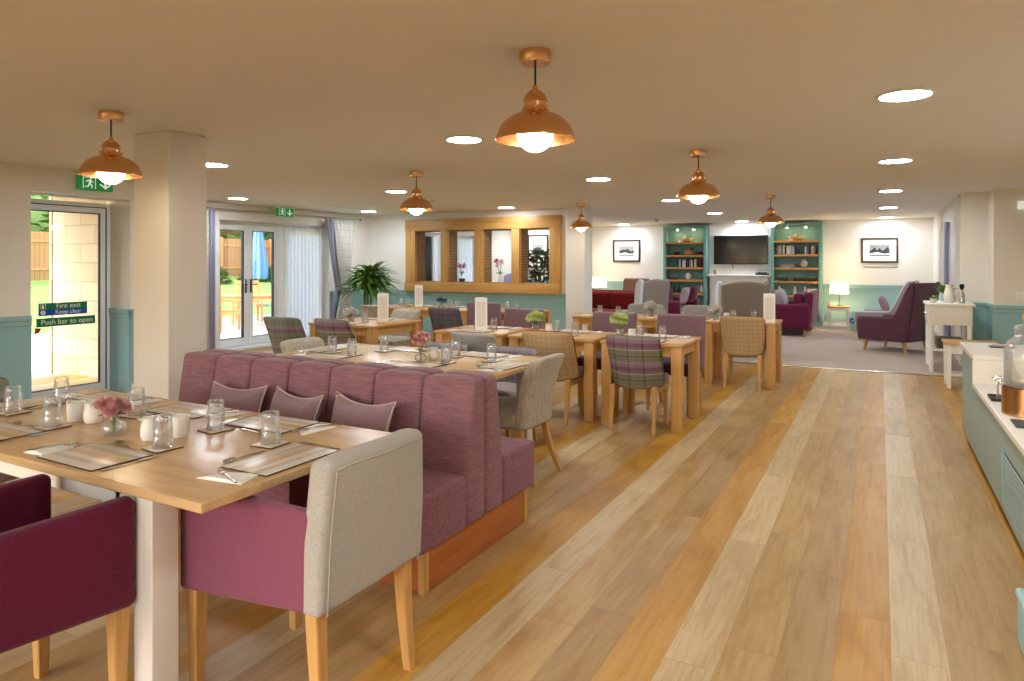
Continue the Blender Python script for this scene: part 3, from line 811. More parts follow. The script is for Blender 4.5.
def make_tub(bm_, seat_mat, pipe=None, w=0.48, top=0.83, low=0.37, legmat='oak_leg'):
    def mk():
        t = thing('dining_chair', None, None)
        pf = puff(0.02, 0.46)
        def ds(p):
            p = pf(p)
            if p.y < 0: p.y *= 1 - 0.78 * (p.x / 0.215) ** 2
            return p
        MB().rbox(-0.215, 0.215, -0.20, 0.235, 0.365, 0.46, 0.035, 2, (6, 5, 1), ds).build('seat', M[seat_mat], t, hard=False)
        hw = w / 2
        def df(p):
            u = p.x / hw; s = (p.z - low) / (top - low)
            ww = 0.97 + 0.03 * s
            y = p.y - 0.225 - 0.20 * max(0, p.z - 0.44) + u * u * (0.13 * (1 - s) + 0.055) + 0.015 * abs(u) ** 6
            z = p.z - 0.014 * abs(u) ** 6 * s + 0.03 * abs(u) ** 4 * (1 - s)
            return (p.x * ww, y, z)
        b = MB().rbox(-hw, hw, -0.032, 0.032, low, top, 0.028, 2, (10, 1, 8), df).build('backrest', M[bm_], t, hard=False)
        if pipe:
            pts = []
            for i in range(25):
                q = Vector((-hw + w * i / 24, -0.004, top)); pts.append(df(q))
            q0 = [df(Vector((-hw, -0.004, low + 0.05 + (top - low - 0.08) * i / 8))) for i in range(9)]
            q1 = [df(Vector((hw, -0.004, top - 0.03 - (top - low - 0.08) * i / 8))) for i in range(9)]
            MB().tube(q0 + pts[1:-1] + q1, 0.006, 6).build('piping', M[pipe], b, hard=False)
        for s in (-1, 1):
            MB().leg(s * 0.185, 0.195, 0, 0.37, 0.014, 0.021).build('leg', M[legmat], t)
            MB().leg(s * 0.185, -0.185, 0, 0.39, 0.013, 0.022, s * 0.005, -0.07).build('leg', M[legmat], t)
            MB().rbox(s * 0.185 - 0.01, s * 0.185 + 0.01, -0.18, 0.19, 0.325, 0.36, 0.003).build('seat_rail', M[legmat], t)
        return t
    return Kind(mk)

def make_arm(arm, seat, back):
    def mk():
        t = thing('armchair', None, None)
        MB().rbox(-0.199, 0.199, -0.2, 0.335, 0.36, 0.48, 0.03, 2, (5, 5, 1), puff(0.02, 0.48, 0, 0.06, 0.2, 0.27)).build('seat', M[seat], t, hard=False)
        for s in (-1, 1):
            def df(p, s=s):
                k = (p.y + 0.25) / 0.605
                p.x += s * 0.008 * k
                if p.z < 0.5: p.z += 0.05 * (1 - k)
                return p
            MB().rbox(s * 0.232 - 0.031, s * 0.232 + 0.031, -0.25, 0.335, 0.345, 0.70, 0.024, 3, (1, 5, 3), df).build('armrest', M[arm], t, hard=False)
        def db(p):
            s = (p.z - 0.38) / 0.48
            u = p.x / 0.26
            k = 1.0 if s < 0.5 else 1.0 - 0.07 * min(1, (s - 0.5) * 2.2)
            return (p.x * k, p.y - 0.25 - 0.05 * s + 0.03 * u * u * s, p.z - 0.018 * abs(u) ** 6 * s)
        b = MB().rbox(-0.262, 0.262, -0.042, 0.042, 0.39, 0.865, 0.026, 3, (8, 1, 8), db).build('backrest', M[back], t, hard=False)
        mb = MB()
        for s in (-1, 1):
            mb.tube([Vector(db(Vector((s * 0.225, -0.043, 0.39 + 0.44 * i / 10)))) for i in range(11)], 0.0035, 6)
        mb.tube([Vector(db(Vector((-0.225 + 0.45 * i / 10, -0.043, 0.835)))) for i in range(11)], 0.0035, 6)
        mb.build('seam', M[back], b, hard=False)
        for s in (-1, 1):
            MB().leg(s * 0.222, 0.30, 0, 0.36, 0.017, 0.027).build('leg', M['oak_leg'], t)
            MB().leg(s * 0.212, -0.235, 0, 0.42, 0.017, 0.026, s * 0.004, -0.03).build('leg', M['oak_leg'], t)
        return t
    return Kind(mk)

def make_linen():
    t = thing('side_chair', None, None)
    MB().rbox(-0.225, 0.225, -0.21, 0.26, 0.345, 0.47, 0.03, 2, (5, 5, 1), puff(0.02, 0.47)).build('seat', M['linen_dk'], t, hard=False)
    def df(p):
        s = (p.z - 0.35) / 0.5; u = p.x / 0.235
        return (p.x * (1 - 0.06 * s), p.y - 0.235 - 0.125 * s * s - 0.03 * max(0, s - 0.85) * 3 + 0.02 * u * u, p.z - 0.02 * abs(u) ** 5 * s)
    MB().rbox(-0.225, 0.225, -0.045, 0.045, 0.345, 0.825, 0.032, 3, (6, 1, 10), df).build('backrest', M['linen_dk'], t, hard=False)
    for s in (-1, 1):
        MB().leg(s * 0.195, 0.22, 0, 0.355, 0.015, 0.023).build('leg', M['oak_leg'], t)
        MB().leg(s * 0.19, -0.21, 0, 0.37, 0.015, 0.025, s * 0.01, -0.12).build('leg', M['oak_leg'], t)
    return t

def make_straight(fab, seat):
    def mk():
        t = thing('upholstered_chair', None, None)
        MB().rbox(-0.225, 0.225, -0.2, 0.25, 0.36, 0.48, 0.03, 2, (4, 4, 1), puff(0.015, 0.48)).build('seat', M[seat], t, hard=False)
        def df(p):
            s = (p.z - 0.36) / 0.55
            return (p.x, p.y - 0.22 - 0.07 * s, p.z)
        MB().rbox(-0.245, 0.245, -0.045, 0.045, 0.36, 0.91, 0.025, 2, (4, 1, 4), df).build('backrest', M[fab], t, hard=False)
        for s in (-1, 1):
            MB().leg(s * 0.2, 0.21, 0, 0.37, 0.015, 0.022).build('leg', M['oak_leg'], t)
            MB().leg(s * 0.2, -0.21, 0, 0.37, 0.015, 0.022, 0, -0.04).build('leg', M['oak_leg'], t)
        return t
    return Kind(mk)

ARM_PLUM = make_arm('plum', 'plum', 'linen'); ARM_BURG = make_arm('burgundy', 'burgundy', 'linen')
TUB = make_tub('plaid', 'seat_grey'); TUBG = make_tub('plaid_grey', 'seat_grey'); TUBB = make_tub('plaid_blue', 'seat_grey')
TUBC = make_tub('check', 'seat_grey', 'check_red', 0.49, 0.83); TUBV = make_tub('grey_vinyl', 'grey_vinyl', None, 0.46, 0.83)
LINEN = Kind(make_linen); PURP = make_straight('purple_grey', 'purple_seat'); PPLAID = make_tub('plaid_grey', 'seat_grey', None, 0.46, 0.745)
TUBL = make_tub('grey_vinyl', 'grey_vinyl', None, 0.5, 0.86)

R = radians
ARM_PLUM.put((-1.745, 1.755, 0), R(90), 'plum armchair with grey linen back at the aisle end of the front table', 'armchair', 'armchairs at the front table')
ARM_BURG.put((-2.365, 1.02, 0), 0, 'dark burgundy armchair at the open side of the front table', 'armchair', 'armchairs at the front table')
TUBG.put((-4.0, 1.745, 0), R(-90), 'plaid chair at the fire door end of the front table', 'chair', 'plaid dining chairs')
LINEN.put((-2.29, 4.14, 0), R(90), 'greige linen chair with splayed oak legs at the aisle end behind the bench', 'chair', 'greige linen chairs')
LINEN.put((-3.82, 4.08, 0), R(-90), 'greige linen chair at the window end of the table behind the bench', 'chair', 'greige linen chairs')
PPLAID.put((-3.32, 4.72, 0), R(180), 'low purple plaid chair behind the pink flowers on the second table', 'chair', 'plaid dining chairs')
PPLAID.put((-2.66, 4.72, 0), R(180), 'low purple plaid chair at the second table below the pale grey chair', 'chair', 'plaid dining chairs')
TUBV.put((-3.16, 5.38, 0), R(-4), 'pale grey chair with curved back before the middle row', 'chair')
TUBC.put((-2.66, 5.80, 0), R(3), 'tan checked chair with rust piping at the middle row', 'chair', 'tan checked chairs')
TUB.put((-1.87, 5.84, 0), R(2), 'purple and green plaid chair facing the table by the aisle', 'chair', 'plaid dining chairs')
PURP.put((-2.52, 6.72, 0), R(180), 'purple grey square backed chair behind the middle table flowers', 'chair', 'purple square backed chairs')
PURP.put((-1.80, 6.72, 0), R(180), 'purple grey square backed chair behind the plaid chair table', 'chair', 'purple square backed chairs')
PURP.put((-3.62, 6.72, 0), R(180), 'purple grey chair half hidden behind the tall menu card', 'chair', 'purple square backed chairs')
TUBC.put((-1.40, 8.36, 0), R(2), 'tan checked chair with rust piping at the back row by the lounge carpet', 'chair', 'tan checked chairs')
TUBL.put((-2.90, 9.10, 0), R(180), 'grey chair behind the back row table with white blooms', 'chair', 'grey chairs of the back row')
TUBL.put((-2.13, 9.10, 0), R(180), 'grey chair behind the back row table beside the wing chair', 'chair', 'grey chairs of the back row')
TUBG.put((-5.54, 5.38, 0), R(4), 'grey plaid chair in front of the double glass doors', 'chair', 'plaid dining chairs', (1, 1, 1.06))
TUB.put((-4.93, 5.50, 0), R(-4), 'purple plaid chair at the table with the white flowers', 'chair', 'plaid dining chairs', (1, 1, 1.05))
LINEN.put((-5.55, 7.0, 0), R(180), 'greige linen chair beside the menu card near the potted plant', 'chair', 'greige linen chairs')
TUBB.put((-5.30, 8.02, 0), R(6), 'blue purple plaid chair before the oak framed window', 'chair', 'plaid dining chairs')
PURP.put((-4.66, 8.12, 0), R(0), 'purple grey chair before the teal wall under the oak framed window', 'chair', 'purple square backed chairs')
LINEN.put((-6.55, 8.1, 0), R(10), 'greige linen chair before the corner table by the plant', 'chair', 'greige linen chairs')

# ------------------------------------------------------------------ double-sided bench
bx0, bx1 = -3.87, -1.715
t = thing('upholstered_bench', 'long mauve channel backed double sided bench on a wooden plinth', 'bench', ((bx0 + bx1) / 2, 2.913, 0))
L2 = (bx1 - bx0) / 2
MB().rbox(-L2 + 0.03, L2 - 0.03, -0.475, 0.475, 0, 0.19, 0.006).build('plinth', M['base_wood'], t)
for sy in (-1, 1): MB().rbox(L2 - 0.055, L2 - 0.022, sy * 0.477 - 0.02, sy * 0.477 + 0.02, 0, 0.19, 0.004).build('plinth_edge', M['oak_leg'], t)
for s in (-1, 1):
    def df(p):
        if p.z > 0.42: p.z += 0.012 * (1 - ((p.x / L2) ** 2) ** 3)
        return p
    y0, y1 = sorted((s * 0.180, s * 0.545))
    mb = MB(); n = 4; w = 2 * L2 / n
    for k in range(n): mb.rbox(-L2 + k * w, -L2 + (k + 1) * w, y0, y1, 0.192, 0.445, 0.022, 3, (2, 2, 1))
    mb.build('seat', M['bench_seat'], t, hard=False)
    mb = MB(); n = 7; w = 2 * L2 / n
    for k in range(n):
        xa, xb = -L2 + k * w, -L2 + (k + 1) * w
        def dk(p, s=s, xa=xa, xb=xb):
            q = max(0, (p.z - 0.445) / 0.435)
            front = 0.176 - 0.055 * q - 0.01 * q * q
            fr = (abs(p.y) - 0.002) / 0.17
            u = (p.x - (xa + xb) / 2) / ((xb - xa) / 2)
            return (p.x, s * (0.002 + (front - 0.002 + 0.012 * (1 - u * u) * fr) * fr), p.z + 0.01 * (1 - u * u) * (p.z > 0.8))
        a, b = sorted((s * 0.002, s * 0.172))
        mb.rbox(xa, xb, a, b, 0.192, 0.875, 0.03, 3, (4, 1, 6), dk)
    mb.build('backrest', M['bench'], t, hard=False)

def pillow(x, y, z, rz, tilt, w, h, label):
    t = thing('throw_pillow', label, 'cushion', (x, y, z), 0, 'mauve cushions on the bench')
    Mx = Matrix.Rotation(rz, 4, 'Z') @ Matrix.Rotation(tilt, 4, 'X')
    def shape(u, v, side):
        px = w / 2 * u * (1 - 0.12 * (1 - v * v)); pz = h / 2 * v * (1 - 0.26 * (1 - u * u))
        th = 0.070 * max(0, (1 - u ** 4)) ** 0.6 * max(0, (1 - v ** 4)) ** 0.6
        return Mx @ Vector((px, side * th, pz))
    mb = MB()
    for side in (-1, 1): mb.grid(lambda a, b: shape(2 * a - 1, 2 * b - 1, side), 16, 16)
    mb.build('cover', M['pillow'], t, hard=False)
    loop = [(-1 + i / 8, -1) for i in range(16)] + [(1, -1 + i / 8) for i in range(16)] + [(1 - i / 8, 1) for i in range(16)] + [(-1, 1 - i / 8) for i in range(17)]
    MB().tube([shape(a, b, 0) for a, b in loop], 0.005, 6).build('piping', M['piping'], t, hard=False)
pillow(-3.22, 2.655, 0.612, R(6), R(-16), 0.40, 0.30, 'mauve cushion with cream piping at the column end of the bench')
pillow(-2.765, 2.65, 0.612, R(-10), R(-18), 0.42, 0.30, 'mauve cushion with cream piping in the middle of the bench')
pillow(-2.30, 2.645, 0.618, R(-8), R(-16), 0.44, 0.31, 'mauve cushion with cream piping at the aisle end of the bench')

# ------------------------------------------------------------------ tables
def table(x0, x1, y0, y1, label, top='oak', legm='oak_leg', lw=0.045, th=0.03, ap=0.085, inset=0.012, group=None, sides='nsew', ix=None):
    ix = inset if ix is None else ix
    t = thing('dining_table', label, 'table', ((x0 + x1) / 2, (y0 + y1) / 2, 0), 0, group)
    a, b = (x1 - x0) / 2, (y1 - y0) / 2
    MB().rbox(-a, a, -b, b, 0.75 - th, 0.75, 0.006, 2).build('tabletop', M[top], t)
    mb = MB(); z1 = 0.75 - th; z0 = z1 - ap; i = inset + lw * 0.6; e = a - ix - lw * 0.6; e2 = e if ix < 0.1 else a - ix - 2 * lw - 0.12
    mb.box(-e, e, -b + i, -b + i + 0.022, z0, z1); mb.box(-e, e, b - i - 0.022, b - i, z0, z1)
    mb.box(-e2, -e2 + 0.022, -b + i, b - i, z0, z1); mb.box(e2 - 0.022, e2, -b + i, b - i, z0, z1)
    mb.build('apron', M[legm], t)
    for sx in (-1, 1):
        for sy in (-1, 1):
            cx, cy = sx * (a - ix - lw), sy * (b - inset - lw)
            MB().rbox(cx - lw, cx + lw, cy - lw, cy + lw, 0, 0.75 - th, 0.004).build('leg', M[legm], t)
    return t
table(-3.83, -1.73, 1.31, 2.235, 'long oak topped table with white legs in front of the mauve bench', 'oak_top', 'cream_leg', 0.047, 0.032, 0.085, 0.05, 'long tables at the bench', ix=0.30)
table(-4.05, -2.09, 3.61, 4.54, 'long oak topped table with white legs behind the mauve bench', 'oak_top', 'cream_leg', 0.045, 0.032, 0.05, 0.05, 'long tables at the bench', ix=0.16)
SQ = 'square oak tables'
table(-4.02, -3.22, 5.76, 6.46, 'square oak table with the tall menu card behind the pale grey chair', group=SQ)
table(-3.16, -2.27, 5.76, 6.46, 'square oak table behind the tan checked chair in the middle row', group=SQ)
table(-2.215, -1.47, 5.76, 6.46, 'square oak table of the plaid chair beside the open floor', group=SQ)
table(-3.55, -2.76, 8.22, 8.85, 'square oak table of the back row before the white pillar', group=SQ)
table(-2.71, -1.90, 8.22, 8.85, 'square oak table with white blooms in the middle of the back row', group=SQ)
table(-1.85, -1.04, 8.22, 8.85, 'square oak table of the back row beside the lounge carpet', group=SQ)
table(-5.82, -4.86, 5.82, 6.72, 'square oak table with white flowers by the double glass doors', group=SQ)
table(-7.1, -6.22, 8.3, 9.1, 'square oak table in the corner by the potted plant', group=SQ)
table(-6.16, -5.22, 8.3, 9.1, 'square oak table with blue flowers under the oak framed window', group=SQ)
table(-5.15, -4.24, 8.3, 9.1, 'square oak table beside the white pillar under the oak framed window', group=SQ)

# ------------------------------------------------------------------ tableware
ZT = 0.7508
def mk_mat():
    t = thing('placemat', None, None)
    MB().rbox(-0.17, 0.17, -0.11, 0.11, 0, 0.004, 0.0015, 1).build('backing', M['mat_edge'], t)
    MB().rbox(-0.168, 0.168, -0.108, 0.108, 0.004, 0.0055, 0.0005, 1).build('printed_top', M['mat_top'], t)
    return t
def mk_coaster():
    t = thing('coaster', None, None)
    MB().rbox(-0.053, 0.053, -0.053, 0.053, 0, 0.004, 0.0015, 1).build('backing', M['mat_edge'], t)
    MB().rbox(-0.052, 0.052, -0.052, 0.052, 0.004, 0.0055, 0.0005, 1).build('printed_top', M['mat_top'], t)
    return t
def mk_tumbler():
    prof = [(0.036, 0.0), (0.0335, 0.0), (0.0325, 0.05), (0.0295, 0.100), (0, 0.102), (0, 0.120), (0.029, 0.120), (0.0315, 0.117), (0.0325, 0.10), (0.0365, 0.03)]
    return MB().lathe(prof, 24, closed=True).build('tumbler', M['thin'], None, hard=False)
def mk_napkin():
    o = MB()
    o.prism([(-0.055, -0.085), (0.055, -0.085), (0.05, 0.03), (-0.02, 0.095)], 2, 0, 0.003)
    o.prism([(-0.05, -0.08), (0.04, -0.08), (0.03, 0.02), (-0.02, 0.085)], 2, 0.003, 0.0055)
    o.prism([(-0.045, -0.075), (0.01, -0.075), (-0.018, 0.07)], 2, 0.0055, 0.0075)
    return o.build('napkin', M['paper'])
def handle(mb, l0=-0.1, l1=0.02, z=0.002):
    mb.tube([(0, l0, z), (0, l0 + 0.03, z), (0, (l0 + l1) / 2, z + 0.003), (0, l1, z + 0.002)], lambda s: 0.007 - 0.004 * s, 8, flat=0.35)
def mk_fork():
    mb = MB(); handle(mb)
    mb.rbox(-0.011, 0.011, 0.018, 0.045, 0.002, 0.0045, 0.001, 1)
    for k in range(4): mb.rbox(-0.0105 + k * 0.006, -0.0075 + k * 0.006, 0.045, 0.088, 0.002, 0.0042, 0.0008, 1)
    return mb.build('fork', M['steel'])
def mk_knife():
    mb = MB(); handle(mb)
    mb.prism([(-0.006, 0.02), (0.007, 0.02), (0.009, 0.07), (0.005, 0.105), (-0.004, 0.112), (-0.006, 0.06)], 2, 0.0022, 0.0037)
    return mb.build('knife', M['steel'])
def mk_spoon():
    mb = MB(); handle(mb)
    mb.lathe([(0, -0.0), (0.6, 0.02), (0.9, 0.12), (1, 0.25), (0.88, 0.2), (0.5, 0.09), (0, 0.06)], 16, M=Matrix.Translation((0, 0.045, 0.001)) @ Matrix.Diagonal((0.016, 0.027, 0.022, 1)))
    return mb.build('spoon', M['steel'])
K = {n: Kind(f) for n, f in dict(placemat=mk_mat, coaster=mk_coaster, tumbler=mk_tumbler, napkin=mk_napkin, fork=mk_fork, knife=mk_knife, spoon=mk_spoon).items()}
GR = dict(placemat='striped placemats', coaster='striped coasters', tumbler='upturned glass tumblers', napkin='folded white napkins', fork='steel forks', knife='steel knives', spoon='steel spoons')
AD = dict(placemat='striped placemat', coaster='striped square coaster', tumbler='clear upturned tumbler', napkin='folded white napkin', fork='steel fork lying', knife='steel knife', spoon='steel dessert spoon')
def setting(x, y, rot, place, tab, items='mcgnfks', jit=0.0):
    """x, y: middle of the table edge where the guest sits; rot: 0 when the guest looks toward +Y"""
    Rm = Matrix.Rotation(rot, 3, 'Z')
    def at(lx, ly): q = Rm @ Vector((lx, ly, 0)); return x + q.x, y + q.y
    def put(k, lx, ly, z, r, cat):
        px, py = at(lx, ly)
        K[k].put((px, py, z), rot + r, f'{AD[k]} at {place} of {tab}', cat, GR[k])
    j = lambda a: random.uniform(-a, a)
    if 'm' in items: put('placemat', 0.0, 0.135, ZT, R(j(2.5)), 'placemat')
    zg = ZT
    gx, gy = 0.12 + j(0.01), 0.315 + j(0.012)
    if 'c' in items: put('coaster', gx, gy, ZT, R(j(8)), 'coaster'); zg = ZT + 0.0062
    if 'g' in items: put('tumbler', gx, gy, zg, R(j(30)), 'glass')
    if 'n' in items: put('napkin', -0.236, 0.13, ZT, R(8 + j(10)), 'napkin')
    if 'f' in items: put('fork', -0.236, 0.135, ZT + 0.0082, R(-14 + j(10)), 'fork')
    if 'k' in items: put('knife', 0.192, 0.14, ZT, R(j(5)), 'knife')
    if 's' in items: put('spoon', -0.06, 0.275, ZT, R(84 + j(8)), 'spoon')
T1 = 'the table before the bench'; T2 = 'the table behind the bench'
ALL = 'mcgnfks'
setting(-2.48, 1.31, 0, 'the open side aisle place', T1)
setting(-3.19, 1.31, 0, 'the open side fire door place', T1)
setting(-2.31, 2.235, pi, 'the bench side aisle place', T1)
setting(-2.86, 2.235, pi, 'the bench side middle place', T1)
setting(-3.47, 2.235, pi, 'the bench side fire door place', T1)
setting(-1.73, 1.74, pi / 2, 'the aisle end', T1)
setting(-3.83, 1.80, -pi / 2, 'the fire door end', T1)
setting(-3.60, 3.61, 0, 'the bench side window place', T2)
setting(-2.77, 3.61, 0, 'the bench side aisle place', T2)
setting(-3.3, 4.54, pi, 'the plaid chair side window place', T2)
setting(-2.62, 4.54, pi, 'the plaid chair side aisle place', T2)
setting(-2.09, 4.03, pi / 2, 'the aisle end', T2)
setting(-4.05, 4.1, -pi / 2, 'the window end', T2)
rows = [(-3.62, 5.76, 6.46, 'the middle row menu table', 'the grey chair side'), (-2.70, 5.76, 6.46, 'the middle row tan chair table', 'the tan chair side'), (-1.84, 5.76, 6.46, 'the middle row plaid chair table', 'the plaid chair side'),
        (-3.15, 8.22, 8.85, 'the back row table by the pillar', 'the bench facing side'), (-2.30, 8.22, 8.85, 'the back row table with white blooms', 'the bench facing side'), (-1.44, 8.22, 8.85, 'the back row tan chair table', 'the tan chair side'),
        (-5.35, 5.82, 6.72, 'the white flower table by the doors', 'the plaid chair side'),
        (-6.62, 8.3, 9.1, 'the corner table by the plant', 'the bench facing side'), (-5.70, 8.3, 9.1, 'the blue flower table', 'the plaid chair side'), (-4.70, 8.3, 9.1, 'the oak window table by the pillar', 'the purple chair side')]
for xc, y0, y1, tn, near in rows:
    it = 'mgnfk' if y0 < 6 else 'mgn'
    setting(xc, y0, 0, near, tn, it)
    setting(xc, y1, pi, 'the lounge side', tn, it)

# white china pots, jugs, vases, menus
def mk_pot():
    t = thing('sugar_pot', None, None)
    MB().lathe([(0, 0), (0.031, 0), (0.035, 0.006), (0.0385, 0.08), (0.036, 0.082), (0.033, 0.012), (0, 0.008)], 24).build('bowl', M['china'], t)
    mb = MB()
    for k in range(5): mb.rbox(-0.022 + 0.009 * k, -0.016 + 0.009 * k, -0.02, 0.02, 0.012, 0.077 + 0.004 * (k % 2), 0.001, 1)
    mb.build('sachet', M['paper'], t)
    return t
def mk_jug():
    t = thing('milk_jug', None, None)
    def lip(p):
        return p
    MB().lathe([(0, 0), (0.03, 0), (0.036, 0.01), (0.038, 0.04), (0.032, 0.075), (0.035, 0.088), (0.032, 0.088), (0.029, 0.075), (0.034, 0.04), (0, 0.008)], 24).build('body', M['china'], t)
    MB().tube([(0.034, 0, 0.075), (0.055, 0, 0.07), (0.06, 0, 0.045), (0.048, 0, 0.025), (0.036, 0, 0.025)], 0.0045, 8).build('handle', M['china'], t)
    MB().prism([(-0.03, 0.07), (-0.03, 0.088), (-0.05, 0.09)], 1, -0.012, 0.012).build('spout', M['china'], t)
    return t
PT, JG = Kind(mk_pot), Kind(mk_jug)
CG = 'white china pots and jugs'
PT.put((-3.12, 1.735, ZT), 0.4, 'white china sugar pot beside the pink flowers before the fire door', 'pot', CG)
JG.put((-3.02, 1.75, ZT), 2.6, 'white china milk jug between the pink flowers and the fire door', 'jug', CG)
PT.put((-2.475, 1.775, ZT), 0.2, 'white china sachet pot in the middle of the front table', 'pot', CG)
JG.put((-2.53, 1.69, ZT), 1.2, 'white china milk jug behind the tumbler in the front table middle', 'jug', CG)
PT.put((-2.70, 4.01, ZT), 0.3, 'white china pot beside the pink flowers behind the bench', 'pot', CG)
JG.put((-2.80, 4.01, ZT), 2.0, 'white china jug beside the pink flowers behind the bench', 'jug', CG)
JG.put((-1.99, 5.99, ZT), 2.0, 'white china jug beside the lime flowers by the aisle', 'jug', CG)
JG.put((-2.88, 6.10, ZT), 2.0, 'white china jug beside the lime flowers of the tan chair table', 'jug', CG)
JG.put((-1.62, 8.42, ZT), 2.0, 'white china jug beside the white blooms by the lounge carpet', 'jug', CG)

def bloom(mb, c, r, n=60, sq=0.8, seed=0):
    rd = random.Random(seed); c = Vector(c)
    for k in range(n):
        th = math.acos(1 - 1.75 * (k + 0.5) / n); ph = k * 2.399963
        d = Vector((sin(th) * cos(ph), sin(th) * sin(ph), cos(th) * sq)).normalized()
        s = d.cross(Vector((0.3, 0.2, 1))).normalized(); u = d.cross(s)
        l = r * rd.uniform(0.78, 1.15); w = r * rd.uniform(0.11, 0.18)
        p0 = c + d * r * 0.25
        p1 = c + d * l * 0.75 + s * w - u * w * 0.3; p2 = c + d * l * 0.75 - s * w - u * w * 0.3; p3 = c + d * l + u * w * 0.7
        mb.add([p0, p1, p3, p2, c + d * l * 0.7 + u * w * 0.1], [(0, 1, 4), (1, 2, 4), (2, 3, 4), (3, 0, 4)], True)
def leafblade(mb, base, d, length, width, droop=0.4, n=6):
    base = Vector(base); d = Vector(d).normalized(); s = d.cross(Vector((0, 0, 1)))
    if s.length < 0.01: s = Vector((1, 0, 0))
    s.normalize(); rows_ = []
    for i in range(n + 1):
        t_ = i / n; p = base + d * length * t_ - Vector((0, 0, droop * length * t_ * t_))
        w = width * sin(pi * min(1, 0.08 + 0.92 * t_)) ** 0.8 * 0.5 + 0.0008
        rows_.append((p - s * w, p + Vector((0, 0, -w * 0.35)), p + s * w))
    vs = [q for r_ in rows_ for q in r_]
    fs = []
    for i in range(n):
        a = i * 3; fs += [(a, a + 1, a + 4, a + 3), (a + 1, a + 2, a + 5, a + 4)]
    mb.add(vs, fs, True)

def posy(label, x, y, petal, vase='bud', heads=4, r=0.032, h=0.12, seed=1, spread=0.05, z=ZT, cat='flowers', grp='table flowers in glass vases'):
    t = thing('flower_vase', label, cat, (x, y, z), 0, grp)
    rd = random.Random(seed)
    if vase == 'bud':
        prof = [(0, 0), (0.03, 0), (0.042, 0.012), (0.047, 0.028), (0.04, 0.046), (0.018, 0.062), (0.014, 0.072), (0.02, 0.08), (0.017, 0.08), (0.0115, 0.072), (0.015, 0.061), (0.037, 0.044), (0.043, 0.028), (0.038, 0.014), (0, 0.006)]
        hv = 0.078
    else:
        prof = [(0, 0), (0.034, 0), (0.036, 0.004), (0.038, 0.085), (0.0355, 0.085), (0.0335, 0.008), (0, 0.008)]; hv = 0.08
    v = MB().lathe(prof, 24).build('vase', M['thin'], t, hard=False)
    st = MB(); bl = MB(); lf = MB()
    for k in range(heads):
        a = 2 * pi * k / heads + rd.uniform(-0.4, 0.4); q = 0 if (k == 0 and heads > 3) else spread * rd.uniform(0.7, 1.1)
        top = Vector((q * cos(a), q * sin(a), hv + (h - hv) + rd.uniform(-0.012, 0.014) - q * 0.25))
        st.tube([(0.004 * cos(a), 0.004 * sin(a), 0.012), (0.006 * cos(a), 0.006 * sin(a), hv), top], 0.0022, 6)
        bloom(bl, top, r * rd.uniform(0.85, 1.12), 120, 0.8, seed * 10 + k)
        leafblade(lf, (0.006 * cos(a), 0.006 * sin(a), hv), (cos(a + 0.6), sin(a + 0.6), 0.6), 0.06, 0.02)
    st.build('stem', M['leaf'], t); bl.build('flower_head', M[petal], t, hard=False); lf.build('leaf', M['leaf'], t)
    return t
posy('dusty pink flowers in a round glass vase on the front table', -2.73, 1.665, 'pink', 'bud', 6, 0.034, 0.125, 3, 0.045)
posy('pale pink flowers in a glass vase on the table behind the bench', -2.83, 3.90, 'pink', 'bud', 6, 0.042, 0.17, 5, 0.05)
posy('lime green hydrangea in a glass on the tan chair table', -3.00, 6.05, 'hydrangea', 'tumbler', 8, 0.055, 0.17, 8, 0.075)
posy('lime green hydrangea in a glass on the plaid chair table', -2.13, 6.06, 'hydrangea', 'tumbler', 8, 0.055, 0.185, 9, 0.07)
posy('white blooms in a glass on the middle table of the back row', -2.59, 8.54, 'white_petal', 'tumbler', 5, 0.055, 0.15, 11, 0.06)
posy('white blooms in a glass on the back row by the lounge carpet', -1.76, 8.50, 'white_petal', 'tumbler', 5, 0.055, 0.14, 12, 0.065)
posy('white flowers in a glass on the table by the glass doors', -5.42, 6.10, 'white_petal', 'tumbler', 6, 0.045, 0.13, 14, 0.075)
posy('blue violet flowers in a vase under the oak framed window', -5.82, 8.55, 'blue_petal', 'bud', 5, 0.04, 0.14, 15, 0.05)

M['menu_tint'] = paint('menu_print', rgb(236, 226, 214), 0.8, 0.12, 60)
def menu(label, x, y, rz, w=0.125, h=0.335):
    t = thing('menu_card', label, 'menu', (x, y, ZT), rz, 'tall white menu cards')
    mb = MB(); a = w / 2; d = a * 1.15
    P3 = [(-a, -d * 0.58), (a, -d * 0.58), (0, d)]
    for i in range(3):
        p, q = Vector((*P3[i], 0)), Vector((*P3[(i + 1) % 3], 0))
        nrm = (q - p).cross(Vector((0, 0, 1))).normalized() * 0.0015
        mb.add([p - nrm, q - nrm, q + nrm, p + nrm] + [v + Vector((0, 0, h)) for v in (p - nrm, q - nrm, q + nrm, p + nrm)],
               [(0, 1, 5, 4), (1, 2, 6, 5), (2, 3, 7, 6), (3, 0, 4, 7), (0, 3, 2, 1), (4, 5, 6, 7)], False)
    mb.build('card', M['paper'], t)
    MB().box(-a * 0.72, a * 0.72, -d * 0.58 - 0.0026, -d * 0.58 - 0.0018, 0.04, h - 0.04).build('printed_panel', M['menu_tint'], t)
    return t
menu('tall white menu card on the middle row table behind the grey chair', -3.60, 6.02, R(20))
menu('tall white menu card on the back row table by the lounge carpet', -1.13, 8.34, R(15))
menu('tall white menu card on the table by the glass doors', -5.12, 6.32, R(30))
menu('tall white menu card on the corner table by the teal wall', -6.36, 8.72, R(30))
SKY_S, SUN_S, EXPO = 0.28, 0.25, 1.95
